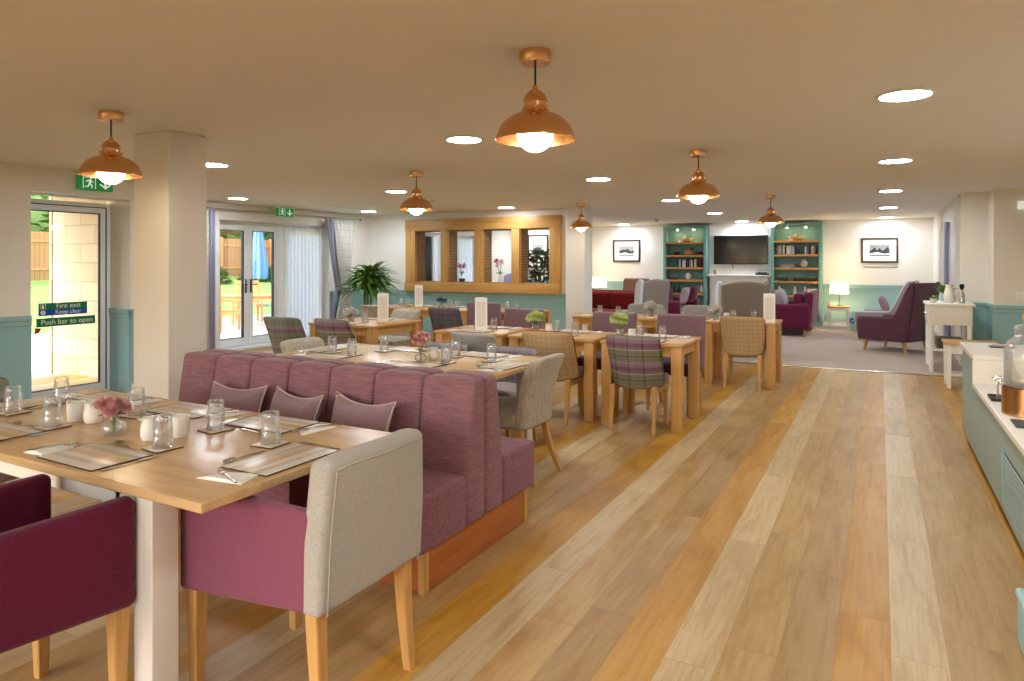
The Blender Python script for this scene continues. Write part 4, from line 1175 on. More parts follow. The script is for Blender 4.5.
# ------------------------------------------------------------------ serving counter
t = thing('serving_counter', 'low sage painted counter with white worktop and raised end', 'counter', (1.25, 4.9, 0))
MB().rbox(-0.65, 0.93, -1.6, 1.83, 0.07, 0.555, 0.004).build('cabinet_body', M['counter_front'], t)
MB().box(-0.60, 0.93, -1.58, 1.80, 0, 0.07).build('plinth', M['grey_dark'], t)
MB().rbox(-0.67, 0.93, -1.62, 0.93, 0.555, 0.59, 0.005).build('worktop', M['worktop'], t)
MB().rbox(-0.65, 0.93, 0.965, 1.83, 0.555, 0.75, 0.004).build('raised_cabinet', M['counter_front'], t)
MB().rbox(-0.67, 0.93, 0.93, 0.965, 0.555, 0.752, 0.003).build('upstand', M['worktop'], t)
MB().rbox(-0.67, 0.93, 0.93, 1.85, 0.752, 0.788, 0.005).build('raised_worktop', M['worktop'], t)
g = MB()
for k in range(11):
    z = 0.12 + k * 0.026
    g.prism([(-0.656, z), (-0.650, z + 0.002), (-0.650, z + 0.019), (-0.656, z + 0.017)], 1, -1.55, -0.33)
for yy in (-1.56, -0.33): g.rbox(-0.662, -0.65, yy, yy + 0.014, 0.10, 0.42, 0.002, 1)
g.build('vent_grille', M['counter_front'], t)
MB().box(-0.6525, -0.6505, -1.55, -0.33, 0.11, 0.41).build('grille_shadow_gap', M['grey_dark'], t)

t = thing('storage_box', 'pale aqua rounded box on the floor in front of the counter grille', 'box', (0.515, 3.02, 0))
MB().rbox(-0.055, 0.055, -0.2, 0.2, 0, 0.17, 0.02, 3).build('box_body', M['blue_pale'], t)
MB().rbox(-0.06, 0.06, -0.205, 0.205, 0.171, 0.205, 0.015, 3).build('lid', M['blue_pale'], t)

zc = 0.5905
t = thing('drink_dispenser', 'large glass drink dispenser on a copper stand at the counter', 'drink dispenser', (0.735, 4.75, zc))
MB().lathe([(0.118, 0), (0.125, 0), (0.125, 0.155), (0.118, 0.155), (0.118, 0)], 40).build('copper_stand', M['copper'], t)
MB().lathe([(0, 0.158), (0.11, 0.158), (0.116, 0.17), (0.116, 0.36), (0.10, 0.41), (0.065, 0.44), (0.062, 0.465), (0.066, 0.47), (0.066, 0.475), (0.058, 0.475), (0.058, 0.44), (0.096, 0.405), (0.111, 0.355), (0.111, 0.172), (0, 0.166)], 40).build('glass_jar', M['thin'], t, hard=False)
MB().lathe([(0, 0.477), (0.068, 0.477), (0.07, 0.49), (0.05, 0.505), (0, 0.51)], 32).build('lid', M['thin'], t, hard=False)
MB().lathe([(0, 0.51), (0.018, 0.51), (0.028, 0.53), (0.028, 0.56), (0.016, 0.58), (0, 0.583)], 20).build('wooden_knob', M['oak_leg'], t)
MB().tube([(-0.123, 0, 0.2), (-0.15, 0, 0.2), (-0.165, 0, 0.185)], 0.012, 10).build('tap', M['chrome'], t)
t = thing('condiment_tray', 'small dark tray on the counter before the copper stand', 'tray', (0.655, 5.2, zc))
MB().rbox(-0.05, 0.10, -0.09, 0.09, 0, 0.006, 0.003).build('base', M['mat_edge'], t)
mb = MB()
for a in ((-0.05, 0.10, -0.09, -0.084), (-0.05, 0.10, 0.084, 0.09)): mb.rbox(*a, 0.006, 0.018, 0.002, 1)
for a in ((-0.05, -0.044, -0.083, 0.083), (0.094, 0.10, -0.083, 0.083)): mb.rbox(*a, 0.006, 0.018, 0.002, 1)
mb.build('rim', M['mat_edge'], t)
def shaker(x, y, lab, h=0.1):
    t = thing('glass_shaker', lab, 'shaker', (x, y, zc + 0.007))
    MB().lathe([(0, 0), (0.024, 0), (0.026, 0.005), (0.022, h * 0.75), (0.016, h * 0.85), (0.016, h * 0.87), (0.0145, h * 0.85), (0.02, h * 0.74), (0.022, 0.008), (0, 0.005)], 20).build('bottle', M['thin'], t, hard=False)
    MB().lathe([(0, h * 0.875), (0.017, h * 0.875), (0.017, h), (0.012, h * 1.06), (0.006, h * 1.1), (0.009, h * 1.18), (0, h * 1.2)], 20).build('cap', M['chrome'], t)
shaker(0.66, 5.15, 'glass shaker with steel cap toward the open floor on the dark tray', 0.12)
shaker(0.71, 5.24, 'taller glass shaker with steel cap at the back of the dark tray', 0.14)
t = thing('cruet_dish', 'dark slate dish in front of the copper stand', 'dish', (0.72, 4.44, zc))
MB().rbox(-0.1, 0.1, -0.09, 0.09, 0, 0.012, 0.004).build('dish', M['grey_dark'], t)
t = thing('serving_tray', 'small grey tray on the raised end of the counter', 'tray', (0.83, 6.45, 0.7885))
MB().rbox(-0.08, 0.08, -0.06, 0.06, 0, 0.006, 0.002).build('base', M['grey_dark'], t)
MB().rbox(-0.06, 0.06, -0.045, 0.045, 0.007, 0.018, 0.004).build('folded_cloth', M['linen'], t)
t = thing('wall_thermostat', 'white thermostat plate on the cream wall past the counter', 'thermostat', (1.60, 10.70, 1.02))
MB().rbox(-0.07, 0.07, -0.02, -0.001, -0.045, 0.045, 0.005).build('plate', M['white'], t)
MB().lathe([(0, 0), (0.02, 0), (0.018, 0.012), (0, 0.014)], 20, M=Matrix.Translation((0.03, -0.02, 0)) @ Matrix.Rotation(pi / 2, 4, 'X')).build('dial', M['white'], t)

# small white table with oak top, console with jug
t = thing('side_table', 'small white side table with oak top beside the counter end', 'side table', (0.92, 9.45, 0))
MB().rbox(-0.27, 0.27, -0.22, 0.22, 0.50, 0.53, 0.005).build('table_top', M['oak'], t)
mb = MB(); mb.box(-0.235, 0.235, -0.19, -0.17, 0.40, 0.50); mb.box(-0.235, 0.235, 0.17, 0.19, 0.40, 0.50); mb.box(-0.235, -0.215, -0.19, 0.19, 0.40, 0.50); mb.box(0.215, 0.235, -0.19, 0.19, 0.40, 0.50)
mb.build('apron', M['white'], t)
for sx in (-1, 1):
    for sy in (-1, 1): MB().leg(sx * 0.225, sy * 0.178, 0, 0.50, 0.02, 0.028).build('leg', M['white'], t)
MB().rbox(-0.21, 0.21, -0.15, 0.15, 0.14, 0.16, 0.003).build('lower_shelf', M['white'], t)

t = thing('console_table', 'white painted console with drawer and open shelf against the pier', 'console', (0.80, 10.80, 0.0125))
w, d = 0.24, 0.36
MB().rbox(-w - 0.03, w + 0.03, -d - 0.03, d + 0.01, 0.86, 0.90, 0.01).build('table_top', M['white'], t)
MB().rbox(-w, w, -d, d, 0.62, 0.86, 0.004).build('drawer_case', M['white'], t)
dr = MB().rbox(-w - 0.012, -w - 0.001, -d + 0.05, d - 0.05, 0.66, 0.83, 0.004).build('drawer', M['white'], t)
for yy in (-0.18, 0.18): MB().ball((-w - 0.024, yy, 0.745), 0.014).build('knob', M['chrome'], dr)
dr = MB().rbox(-w + 0.04, w - 0.04, -d - 0.012, -d - 0.001, 0.66, 0.83, 0.004).build('end_panel', M['white'], t)
for sx in (-1, 1):
    for sy in (-1, 1):
        px, py = sx * (w - 0.03), sy * (d - 0.03)
        MB().lathe([(0.0, 0), (0.02, 0), (0.032, 0.03), (0.024, 0.06), (0.03, 0.09), (0.03, 0.12), (0.03, 0.62), (0, 0.62)], 16, (px, py, 0)).build('leg', M['white'], t)
MB().rbox(-w + 0.01, w - 0.01, -d + 0.01, d - 0.01, 0.28, 0.305, 0.004).build('shelf', M['white'], t)
t = thing('book_stack_box', 'dark wooden box on the console shelf', 'box', (0.80, 10.72, 0.3185))
MB().rbox(-0.14, 0.14, -0.2, 0.2, 0, 0.11, 0.004).build('case', M['black_wood'], t)
MB().rbox(-0.145, 0.145, -0.205, 0.205, 0.111, 0.13, 0.004).build('lid', M['black_wood'], t)
zt = 0.9135
t = thing('water_jug', 'white jug standing on the white console', 'jug', (0.80, 10.62, zt))
MB().lathe([(0, 0), (0.05, 0), (0.062, 0.02), (0.066, 0.10), (0.05, 0.17), (0.042, 0.21), (0.05, 0.24), (0.046, 0.24), (0.038, 0.21), (0.046, 0.17), (0.06, 0.1), (0, 0.01)], 24).build('body', M['china'], t)
MB().tube([(0.046, 0, 0.22), (0.085, 0, 0.2), (0.095, 0, 0.13), (0.066, 0, 0.08)], 0.007, 8).build('handle', M['china'], t)
t = thing('pump_bottle', 'dark topped glass bottle beside the jug on the console', 'bottle', (0.93, 10.5, zt))
MB().lathe([(0, 0), (0.034, 0), (0.036, 0.01), (0.034, 0.13), (0.014, 0.16), (0.014, 0.18), (0, 0.18)], 20).build('body', M['steel'], t)
MB().lathe([(0, 0.181), (0.02, 0.181), (0.02, 0.2), (0.03, 0.215), (0.024, 0.25), (0, 0.255)], 16).build('cap', M['dark'], t)
t = thing('potted_plant', 'small green plant in a white pot at the console corner', 'plant', (0.62, 10.52, zt))
MB().lathe([(0, 0), (0.03, 0), (0.042, 0.06), (0.038, 0.06), (0.03, 0.01), (0, 0.006)], 18).build('pot', M['china'], t)
mb = MB(); rd = random.Random(4)
for k in range(26): leafblade(mb, (0, 0, 0.05), (cos(k * 2.4), sin(k * 2.4), rd.uniform(0.3, 1.6)), rd.uniform(0.06, 0.12), 0.03, 0.4)
mb.build('foliage', M['leaf'], t, hard=False)
t = thing('potted_plant', 'leafy green plant in a blue pot at the back of the console', 'plant', (0.78, 10.95, zt))
MB().lathe([(0, 0), (0.045, 0), (0.06, 0.12), (0.055, 0.12), (0.042, 0.01), (0, 0.006)], 18).build('pot', M['blue_pale'], t)
mb = MB()
for k in range(50): leafblade(mb, (0, 0, 0.11), (cos(k * 2.4), sin(k * 2.4), rd.uniform(0.5, 2.4)), rd.uniform(0.12, 0.24), 0.05, 0.35)
mb.build('foliage', M['leaf'], t, hard=False)

# ------------------------------------------------------------------ large plant by the curtain
t = thing('potted_palm', 'tall arching green plant in a dark pot by the tied curtain', 'plant', (-8.25, 9.75, 0))
MB().lathe([(0, 0), (0.14, 0), (0.19, 0.2), (0.2, 0.42), (0.185, 0.42), (0.175, 0.36), (0, 0.36)], 28).build('pot', M['pot'], t)
MB().lathe([(0, 0.37), (0.17, 0.362), (0.174, 0.361)], 24).build('soil', M['black_wood'], t)
mb = MB(); rd = random.Random(12)
stems = []
for k in range(5):
    a = k * 1.3; top = Vector((0.07 * cos(a), 0.07 * sin(a), rd.uniform(1.1, 1.32))); stems.append(top)
    mb.tube([(0.05 * cos(a), 0.05 * sin(a), 0.36), (0.055 * cos(a), 0.055 * sin(a), 0.65), top], 0.017, 8)
mb.build('stem', M['leaf_dk'], t)
mb = MB()
for k in range(210):
    b = stems[k % 5]; a = rd.uniform(0, 2 * pi); up = rd.uniform(0.15, 1.5)
    leafblade(mb, b + Vector((0, 0, rd.uniform(-0.25, 0.02))), (cos(a), sin(a), up), rd.uniform(0.45, 0.70), rd.uniform(0.055, 0.085), rd.uniform(0.35, 0.8), 8)
mb.build('foliage', M['leaf'], t, hard=False)

# ------------------------------------------------------------------ lounge
CZ = 0.0125
SHB = [0.36, 0.667, 0.99, 1.296, 1.597, 1.915]
def bookcase(x0, x1, label):
    t = thing('bookcase', label, 'bookcase', ((x0 + x1) / 2, 16.99, CZ), 0, 'teal built in bookcases')
    a = (x1 - x0) / 2; D = 0.30; h = 2.33
    mb = MB(); mb.rbox(-a, -a + 0.07, -D, 0, 0, h, 0.004); mb.rbox(a - 0.07, a, -D, 0, 0, h, 0.004)
    mb.build('side_panel', M['teal_dk'], t)
    MB().box(-a + 0.07, a - 0.07, -0.02, 0, 0, h - 0.06).build('back_panel', M['teal_dk'], t)
    MB().rbox(-a + 0.07, a - 0.07, -D, 0, h - 0.06, h, 0.004).build('top_panel', M['teal_dk'], t)
    MB().rbox(-a + 0.07, a - 0.07, -D + 0.02, -0.02, 0, 0.09, 0.004).build('plinth', M['teal_dk'], t)
    for z in SHB: MB().rbox(-a + 0.07, a - 0.07, -D + 0.005, -0.02, z - 0.024 - CZ, z + 0.024 - CZ, 0.004).build('shelf', M['oak'], t)
    for s in (-1, 1):
        sp = MB().lathe([(0, 0), (0.03, 0), (0.026, -0.045), (0.02, -0.045), (0.0, -0.02)], 16, (s * 0.2, -0.2, h - 0.061)).build('spotlight', M['chrome'], t)
        MB().lathe([(0, 0), (0.02, 0), (0.02, -0.006), (0, -0.006)], 16, (s * 0.2, -0.2, h - 0.106)).build('spotlight_lens', M['spot'], sp)
    return t
M['spot'] = emit('shelf_spot_lens', (1.0, 0.86, 0.6, 1), 40)
bookcase(-4.74, -3.68, 'teal bookcase with oak shelves on the sofa side of the television')
bookcase(-2.22, -1.14, 'teal bookcase with oak shelves on the table lamp side of the television')
BKC = {'white': rgb(226, 222, 214), 'dark blue': rgb(50, 70, 110), 'black': rgb(38, 38, 42), 'green': rgb(60, 130, 110), 'grey': rgb(140, 140, 146), 'tan': rgb(176, 140, 96), 'red': rgb(150, 52, 48), 'pale blue': rgb(170, 196, 214)}
BM = {k: paint('book_' + k.replace(' ', '_'), v, 0.6) for k, v in BKC.items()}
def mk_book(col):
    def mk():
        t = thing('book', None, None)
        mb = MB(); mb.rbox(-0.5, -0.44, -0.5, 0.5, 0, 1, 0.02, 1); mb.rbox(0.44, 0.5, -0.5, 0.5, 0, 1, 0.02, 1); mb.rbox(-0.5, 0.5, -0.5, -0.45, 0, 1, 0.02, 1)
        mb.build('cover', BM[col], t)
        MB().box(-0.43, 0.43, -0.44, 0.48, 0.02, 0.97).build('page_block', M['paper'], t)
        return t
    return Kind(mk)
BK = {k: mk_book(k) for k in BKC}
on = ['first', 'second', 'third', 'fourth', 'fifth', 'sixth', 'seventh', 'eighth', 'ninth', 'tenth', 'eleventh', 'twelfth', 'thirteenth', 'fourteenth', 'fifteenth', 'sixteenth']
def book_row(x, z, cols, case, shelf, grp, rd):
    for k, c in enumerate(cols):
        w = rd.uniform(0.028, 0.048); h = rd.uniform(0.17, 0.225); dep = rd.uniform(0.13, 0.17)
        BK[c].put((x + w / 2, 16.97 - 0.14 - (0.17 - dep) / 2, z + 0.0245), 0, f'{on[k]} book on the {shelf} of the {case} bookcase, {c} cover', 'book', grp, (w, dep, h))
        x += w + 0.004
rd = random.Random(21)
book_row(-4.44, SHB[3], ['green', 'dark blue', 'pale blue', 'black', 'white', 'white', 'dark blue', 'black', 'grey', 'white', 'black', 'white', 'tan', 'black', 'red', 'grey'][:15], 'sofa side', 'third shelf', 'books on the sofa side bookcase', rd)
book_row(-2.12, SHB[4], ['grey', 'white', 'white', 'grey', 'white', 'black', 'white', 'white', 'pale blue', 'white', 'dark blue'], 'lamp side', 'second shelf', 'books on the lamp side bookcase', rd)
book_row(-1.50, SHB[4], ['white', 'grey', 'dark blue', 'white', 'tan'], 'lamp side', 'second shelf end', 'books on the lamp side bookcase', rd)
def ornament(name, prof, mat, x, z, label, cat, y=16.83):
    t = MB().lathe(prof, 18).build(name, mat, None, hard=False)
    t.location = (x, y, z + 0.0245); tag(t, label, cat); return t
VASE = [(0, 0), (0.045, 0), (0.075, 0.05), (0.08, 0.10), (0.05, 0.15), (0.028, 0.165), (0.034, 0.18), (0.028, 0.18), (0, 0.16)]
BOWL = [(0, 0), (0.04, 0), (0.10, 0.06), (0.11, 0.075), (0.1, 0.075), (0.035, 0.012), (0, 0.012)]
SLIM = [(0, 0), (0.035, 0), (0.045, 0.06), (0.03, 0.13), (0.015, 0.17), (0.02, 0.2), (0.015, 0.2), (0, 0.17)]
ornament('vase', VASE, M['china'], -4.15, SHB[2], 'round white vase on the sofa side bookcase', 'vase')
ornament('vase', SLIM, M['china'], -3.83, SHB[1], 'slim white vase low on the sofa side bookcase', 'vase')
ornament('vase', VASE, M['china'], -1.52, SHB[3], 'round white vase on the lamp side bookcase', 'vase')
ornament('bowl', BOWL, M['tan_fabric'], -4.5, SHB[2], 'tan bowl beside the round vase on the sofa side bookcase', 'bowl')
ornament('bowl', BOWL, M['black_wood'], -4.45, SHB[4], 'dark bowl under the model boat shelf of the sofa side bookcase', 'bowl')
ornament('bowl', BOWL, M['red_leather'], -4.15, SHB[1], 'rust red bowl low on the sofa side bookcase', 'bowl')
ornament('bowl', BOWL, M['black_wood'], -3.89, SHB[4], 'small dark bowl at the television end of the sofa side shelf', 'bowl')
for k, (x, zz) in enumerate(((-4.5, 0), (-4.38, 0))): ornament('vase', SLIM, M['pot'], x, SHB[1], ['dark slim vase at the wall end low on the sofa side bookcase', 'second dark slim vase low on the sofa side bookcase'][k], 'vase')
ornament('vase', SLIM, M['white'], -2.05, SHB[1], 'white slim vase at the television end low on the lamp side bookcase', 'vase')
ornament('vase', SLIM, M['china'], -1.72, SHB[1], 'white slim vase in the middle low on the lamp side bookcase', 'vase')
ornament('vase', SLIM, M['china'], -1.50, SHB[1], 'white slim vase toward the lamp low on the lamp side bookcase', 'vase')
def boat(x, z, label):
    t = thing('model_boat', label, 'model boat', (x, 16.83, z + 0.0245))
    MB().rbox(-0.1, 0.1, -0.04, 0.04, 0, 0.012, 0.003).build('stand', M['black_wood'], t)
    def hull(u, v):
        q = -1 + 2 * u; a = pi * v
        w = 0.05 * (1 - abs(q) ** 2.2)
        return (q * 0.19, -w * cos(a), 0.075 - 0.06 * sin(a) * (1 - q * q) ** 0.5 + 0.02 * q * q)
    MB().grid(hull, 14, 8).build('hull', M['oak'], t, hard=False, solid=0.004)
    mb = MB(); mb.tube([(0.0, 0, 0.02), (0, 0, 0.2)], 0.004, 6); mb.tube([(-0.12, 0, 0.09), (0.12, 0, 0.11)], 0.003, 6)
    mb.build('mast', M['oak_leg'], t)
    MB().prism([(-0.09, 0.10), (0.0, 0.10), (0.0, 0.19)], 1, -0.001, 0.001).build('sail', M['paper'], t)
boat(-4.2, SHB[5], 'model boat on the top shelf of the sofa side bookcase')
boat(-1.68, SHB[5], 'model boat on the top shelf of the lamp side bookcase')
def box_item(name, x, z, w, d, h, mat, label, cat):
    o = MB().rbox(-w / 2, w / 2, -d / 2, d / 2, 0, h, 0.006).build(name, mat); o.location = (x, 16.83, z + 0.0245); tag(o, label, cat)
    return o
t = thing('carved_duck', 'carved wooden duck on the shelf over the books', 'ornament', (-4.16, 16.83, SHB[4] + 0.0245))
MB().ball((0, 0, 0.06), 0.06, 14, 10, (1.7, 0.8, 1)).build('body', M['oak'], t)
MB().ball((0.09, 0, 0.15), 0.034, 12, 8, (1.2, 0.9, 1)).build('head', M['black_wood'], t)
MB().tube([(0.07, 0, 0.07), (0.085, 0, 0.13)], 0.02, 8).build('neck', M['oak'], t)
for k in range(2):
    o = MB().rbox(-0.16, 0.16, -0.11, 0.11, 0, 0.04, 0.004).build('folded_throw', [M['lavender'], M['pillow']][k]); o.location = (-1.86, 16.83, SHB[3] + 0.0245 + 0.0405 * k)
    tag(o, ['lavender folded cloth under the mauve one on the lamp side bookcase', 'mauve folded cloth on top of the lavender one, lamp side bookcase'][k], 'folded cloth')
for k, xx in enumerate((-1.98, -1.62, -1.36)):
    box_item('keepsake_box', xx, SHB[2], 0.2 if k != 1 else 0.26, 0.14, 0.075, M['black_wood'], ['dark box at the television end of the lamp side middle shelf', 'wider dark box at the lamp side middle shelf centre', 'dark box toward the lamp on the lamp side middle shelf'][k], 'box')
for k in range(3):
    box_item('storage_basket', -1.35, [0.09, 0.385][min(k, 1)] if k < 2 else 0.667, 0.2, 0.18, 0.15, [M['white'], M['pillow'], M['china']][k], ['white basket at the foot of the lamp side bookcase', 'mauve basket low on the lamp side bookcase', 'pale basket on the lamp side bookcase behind the fuchsia sofa'][k], 'basket').location.z = [0.103, 0.385, 0.692][k]

# fireplace surround, television
t = thing('fireplace_surround', 'white fireplace surround with mantel shelf under the television', 'fireplace', (-2.95, 16.899, CZ))
MB().rbox(-0.72, 0.72, -0.2, 0, 1.09, 1.135, 0.008).build('mantel_shelf', M['white'], t)
mb = MB(); mb.rbox(-0.66, -0.46, -0.13, 0, 0, 1.089, 0.006); mb.rbox(0.46, 0.66, -0.13, 0, 0, 1.089, 0.006); mb.rbox(-0.459, 0.459, -0.13, 0, 0.86, 1.089, 0.006)
mb.build('surround', M['white'], t)
mb = MB()
for s in (-1, 1): mb.rbox(s * 0.56 - 0.06, s * 0.56 + 0.06, -0.142, -0.131, 0.15, 0.95, 0.004)
mb.rbox(-0.4, 0.4, -0.142, -0.131, 0.91, 1.04, 0.004); mb.build('panel_moulding', M['white'], t)
MB().box(-0.458, 0.458, -0.03, -0.005, 0.0, 0.858).build('fireback', M['grey_dark'], t)
t = thing('television', 'black flat television on the chimney breast', 'television', (-2.92, 16.899, 1.74))
MB().rbox(-0.615, 0.615, -0.07, -0.035, -0.34, 0.34, 0.006).build('casing', M['dark'], t)
MB().box(-0.60, 0.60, -0.0715, -0.0705, -0.322, 0.328).build('screen', M['screen'], t)
MB().rbox(-0.2, 0.2, -0.034, -0.001, -0.15, 0.15, 0.004).build('wall_mount', M['dark'], t)
MB().tube([(-0.18, -0.05, -0.335), (-0.18, -0.045, -0.40), (-0.16, -0.02, -0.44)], 0.008, 6).build('cable', M['dark'], t)
zm = CZ + 1.136
t = thing('clock_ornament', 'small tan ornament at the end of the white mantel', 'ornament', (-3.5, 16.8, zm))
MB().lathe([(0, 0), (0.04, 0), (0.02, 0.03), (0.04, 0.07), (0.02, 0.12), (0, 0.13)], 16).build('body', M['oak'], t)
t = thing('set_top_box', 'black box on the mantel under the television corner', 'media box', (-2.42, 16.8, zm))
MB().rbox(-0.15, 0.15, -0.06, 0.06, 0, 0.035, 0.005).build('case', M['dark'], t)
MB().rbox(-0.1, 0.1, -0.045, 0.045, 0.036, 0.06, 0.004).build('remote_tray', M['grey_dark'], t)

# framed pictures (generic monochrome landscapes)
def picture(xc, y, zc, w, h, label, seed):
    t = thing('framed_picture', label, 'picture', (xc, y, zc), 0)
    mb = MB(); f = 0.04
    mb.rbox(-w / 2, w / 2, -0.03, 0, h / 2 - f, h / 2, 0.004); mb.rbox(-w / 2, w / 2, -0.03, 0, -h / 2, -h / 2 + f, 0.004)
    mb.rbox(-w / 2, -w / 2 + f, -0.03, 0, -h / 2 + f, h / 2 - f, 0.004); mb.rbox(w / 2 - f, w / 2, -0.03, 0, -h / 2 + f, h / 2 - f, 0.004)
    mb.build('frame', M['black_wood'], t)
    MB().box(-w / 2 + f, w / 2 - f, -0.012, -0.002, -h / 2 + f, h / 2 - f).build('mount_board', M['paper'], t)
    a, b = w * 0.27, h * 0.22
    p = MB().box(-a, a, -0.0135, -0.0125, -b, b).build('print', M['grey_vinyl'], t)
    rr = random.Random(seed)
    hill = [(-a, -b * 0.1)] + [(-a + 2 * a * k / 8, b * rr.uniform(-0.1, 0.65)) for k in range(1, 8)] + [(a, b * 0.2), (a, -b), (-a, -b)]
    MB().prism(hill, 1, -0.0145, -0.0137).build('dark_hill', M['grey_dark'], p)
    shore = [(-a, -b * 0.55), (-a * 0.2, -b * 0.3), (a * 0.5, -b * 0.62), (a, -b * 0.5), (a, -b * 0.8), (-a, -b * 0.85)]
    MB().prism(shore, 1, -0.0155, -0.0147).build('pale_shore', M['paper'], p)
    return t
picture(-5.79, 16.999, 1.738, 0.73, 0.57, 'framed monochrome landscape on the pale wall beyond the white pillar', 3)
picture(-0.01, 16.999, 1.705, 0.72, 0.55, 'framed monochrome landscape above the armchairs on the cream wall', 8)
picture(-8.35, 16.999, 1.75, 0.62, 0.9, 'tall dark framed picture seen through the oak framed window', 5)
t = thing('picture_strip', 'narrow pale plaque under the picture above the armchairs', 'strip', (0.0, 16.999, 1.34))  # plain pale grey strip below the frame
MB().rbox(-0.33, 0.33, -0.012, 0, -0.012, 0.012, 0.003).build('plate', M['grey_vinyl'], t)

# table lamps with side tables
def lamp_table(x, y, label, llabel, h=0.48, w=0.22):
    t = thing('lamp_table', label, 'side table', (x, y, CZ))
    MB().rbox(-w, w, -w, w, h - 0.03, h, 0.005).build('table_top', M['oak'], t)
    mb = MB()
    for s in (-1, 1): mb.box(-w + 0.03, w - 0.03, s * (w - 0.035) - 0.01, s * (w - 0.035) + 0.01, h - 0.1, h - 0.03); mb.box(s * (w - 0.035) - 0.01, s * (w - 0.035) + 0.01, -w + 0.03, w - 0.03, h - 0.1, h - 0.03)
    mb.build('apron', M['white'], t)
    for sx in (-1, 1):
        for sy in (-1, 1): MB().leg(sx * (w - 0.035), sy * (w - 0.035), 0, h - 0.03, 0.016, 0.022).build('leg', M['white'], t)
    mb = MB(); mb.box(-w + 0.03, w - 0.03, -w + 0.027, -w + 0.043, 0.12, 0.15); mb.box(-w + 0.03, w - 0.03, w - 0.043, w - 0.027, 0.12, 0.15); mb.build('stretcher', M['white'], t)
    z = CZ + h + 0.001
    t = thing('table_lamp', llabel, 'lamp', (x + 0.02, y, z))
    MB().lathe([(0, 0), (0.075, 0), (0.07, 0.012), (0.012, 0.02), (0.01, 0.30), (0, 0.30)], 20).build('base', M['steel'], t)
    MB().lathe([(0.15, 0.27), (0.19, 0.27), (0.17, 0.52), (0.168, 0.52), (0.187, 0.272), (0.15, 0.272)][1:5], 28, closed=True).build('lamp_shade', M['cream_shade'], t)
    MB().ball((0, 0, 0.37), 0.04).build('bulb', M['warm_bulb'], t)
M['warm_bulb'] = emit('warm_lamp_bulb', (1.0, 0.78, 0.45, 1), 60)
lamp_table(-0.80, 16.45, 'small white and oak lamp table beside the bookcase', 'lit table lamp with cream drum shade beside the bookcase')
lamp_table(-6.35, 16.45, 'small lamp table beyond the white pillar', 'lit table lamp with cream shade beyond the white pillar', 0.52)
t = thing('candle_jar', 'small white candle jar beside the table lamp by the bookcase', 'candle', (-0.97, 16.38, CZ + 0.4815))
MB().lathe([(0, 0), (0.035, 0), (0.04, 0.09), (0.036, 0.09), (0.032, 0.07), (0, 0.07)], 18).build('jar', M['china'], t)
MB().lathe([(0, 0.071), (0.003, 0.071), (0.002, 0.085), (0, 0.086)], 8).build('wick', M['dark'], t)
t = thing('patterned_pouf', 'blue and white patterned round stool beside the lamp table', 'stool', (-0.36, 15.9, CZ))
MB().lathe([(0, 0), (0.17, 0), (0.2, 0.1), (0.2, 0.34), (0.17, 0.42), (0, 0.44)], 28).build('cushion', M['blue_pale'], t)
mb = MB()
for k in range(8):
    a = 2 * pi * k / 8
    mb.lathe([(0.045, 0), (0.06, 0.002), (0.045, 0.004), (0.03, 0.002)], 16, M=Matrix.Translation((0.2 * cos(a), 0.2 * sin(a), 0.22)) @ Matrix.Rotation(a, 4, 'Z') @ Matrix.Rotation(pi / 2, 4, 'Y'), closed=True)
mb.build('ring_pattern', M['sign_blue'], t)

# wing chairs (backs toward the dining room)
def mk_wing():
    t = thing('wing_chair', None, None)
    MB().rbox(-0.27, 0.27, -0.22, 0.34, 0.28, 0.47, 0.05, 2, (4, 4, 1), puff(0.03, 0.47, 0, 0.06, 0.27, 0.28)).build('seat_cushion', M['wing_grey'], t, hard=False)
    MB().rbox(-0.33, 0.33, -0.28, 0.34, 0.14, 0.275, 0.03, 2).build('seat_base', M['wing_grey'], t)
    def db(p):
        s = (p.z - 0.15) / 1.0; u = p.x / 0.33
        return (p.x * (0.93 + 0.07 * s), p.y - 0.29 - 0.14 * s, p.z - 0.05 * u * u * (s > 0.8) * (s - 0.8) / 0.2)
    MB().rbox(-0.33, 0.33, -0.05, 0.05, 0.15, 1.15, 0.04, 3, (6, 1, 8), db).build('backrest', M['wing_grey'], t, hard=False)
    for s in (-1, 1):
        pts = [(-0.40, 1.13), (-0.30, 1.15), (-0.18, 1.08), (-0.14, 0.92), (-0.12, 0.72), (0.05, 0.62), (0.33, 0.60), (0.36, 0.55), (0.35, 0.14), (-0.28, 0.14)]
        mb = MB(); mb.prism(pts, 0, s * 0.34 - 0.035, s * 0.34 + 0.035)
        o = mb.build('wing_side', M['pale_and_daylit'] if s < 0 else M['wing_grey'], t)  # same grey cloth; window light on this side put into a paler colour
        bv = o.modifiers.new('soft', 'BEVEL'); bv.width = 0.022; bv.segments = 3
    for sx in (-1, 1):
        for sy in (0.3, -0.27): MB().leg(sx * 0.28, sy, 0, 0.14, 0.014, 0.024).build('leg', M['oak_leg'], t)
    return t
WG = Kind(mk_wing)
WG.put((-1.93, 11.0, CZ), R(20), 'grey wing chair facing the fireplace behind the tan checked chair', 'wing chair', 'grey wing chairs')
WG.put((-3.58, 11.45, CZ), R(55), 'grey wing chair with daylight painted on one side behind the white blooms', 'wing chair', 'grey wing chairs', (0.8, 0.8, 1.0))

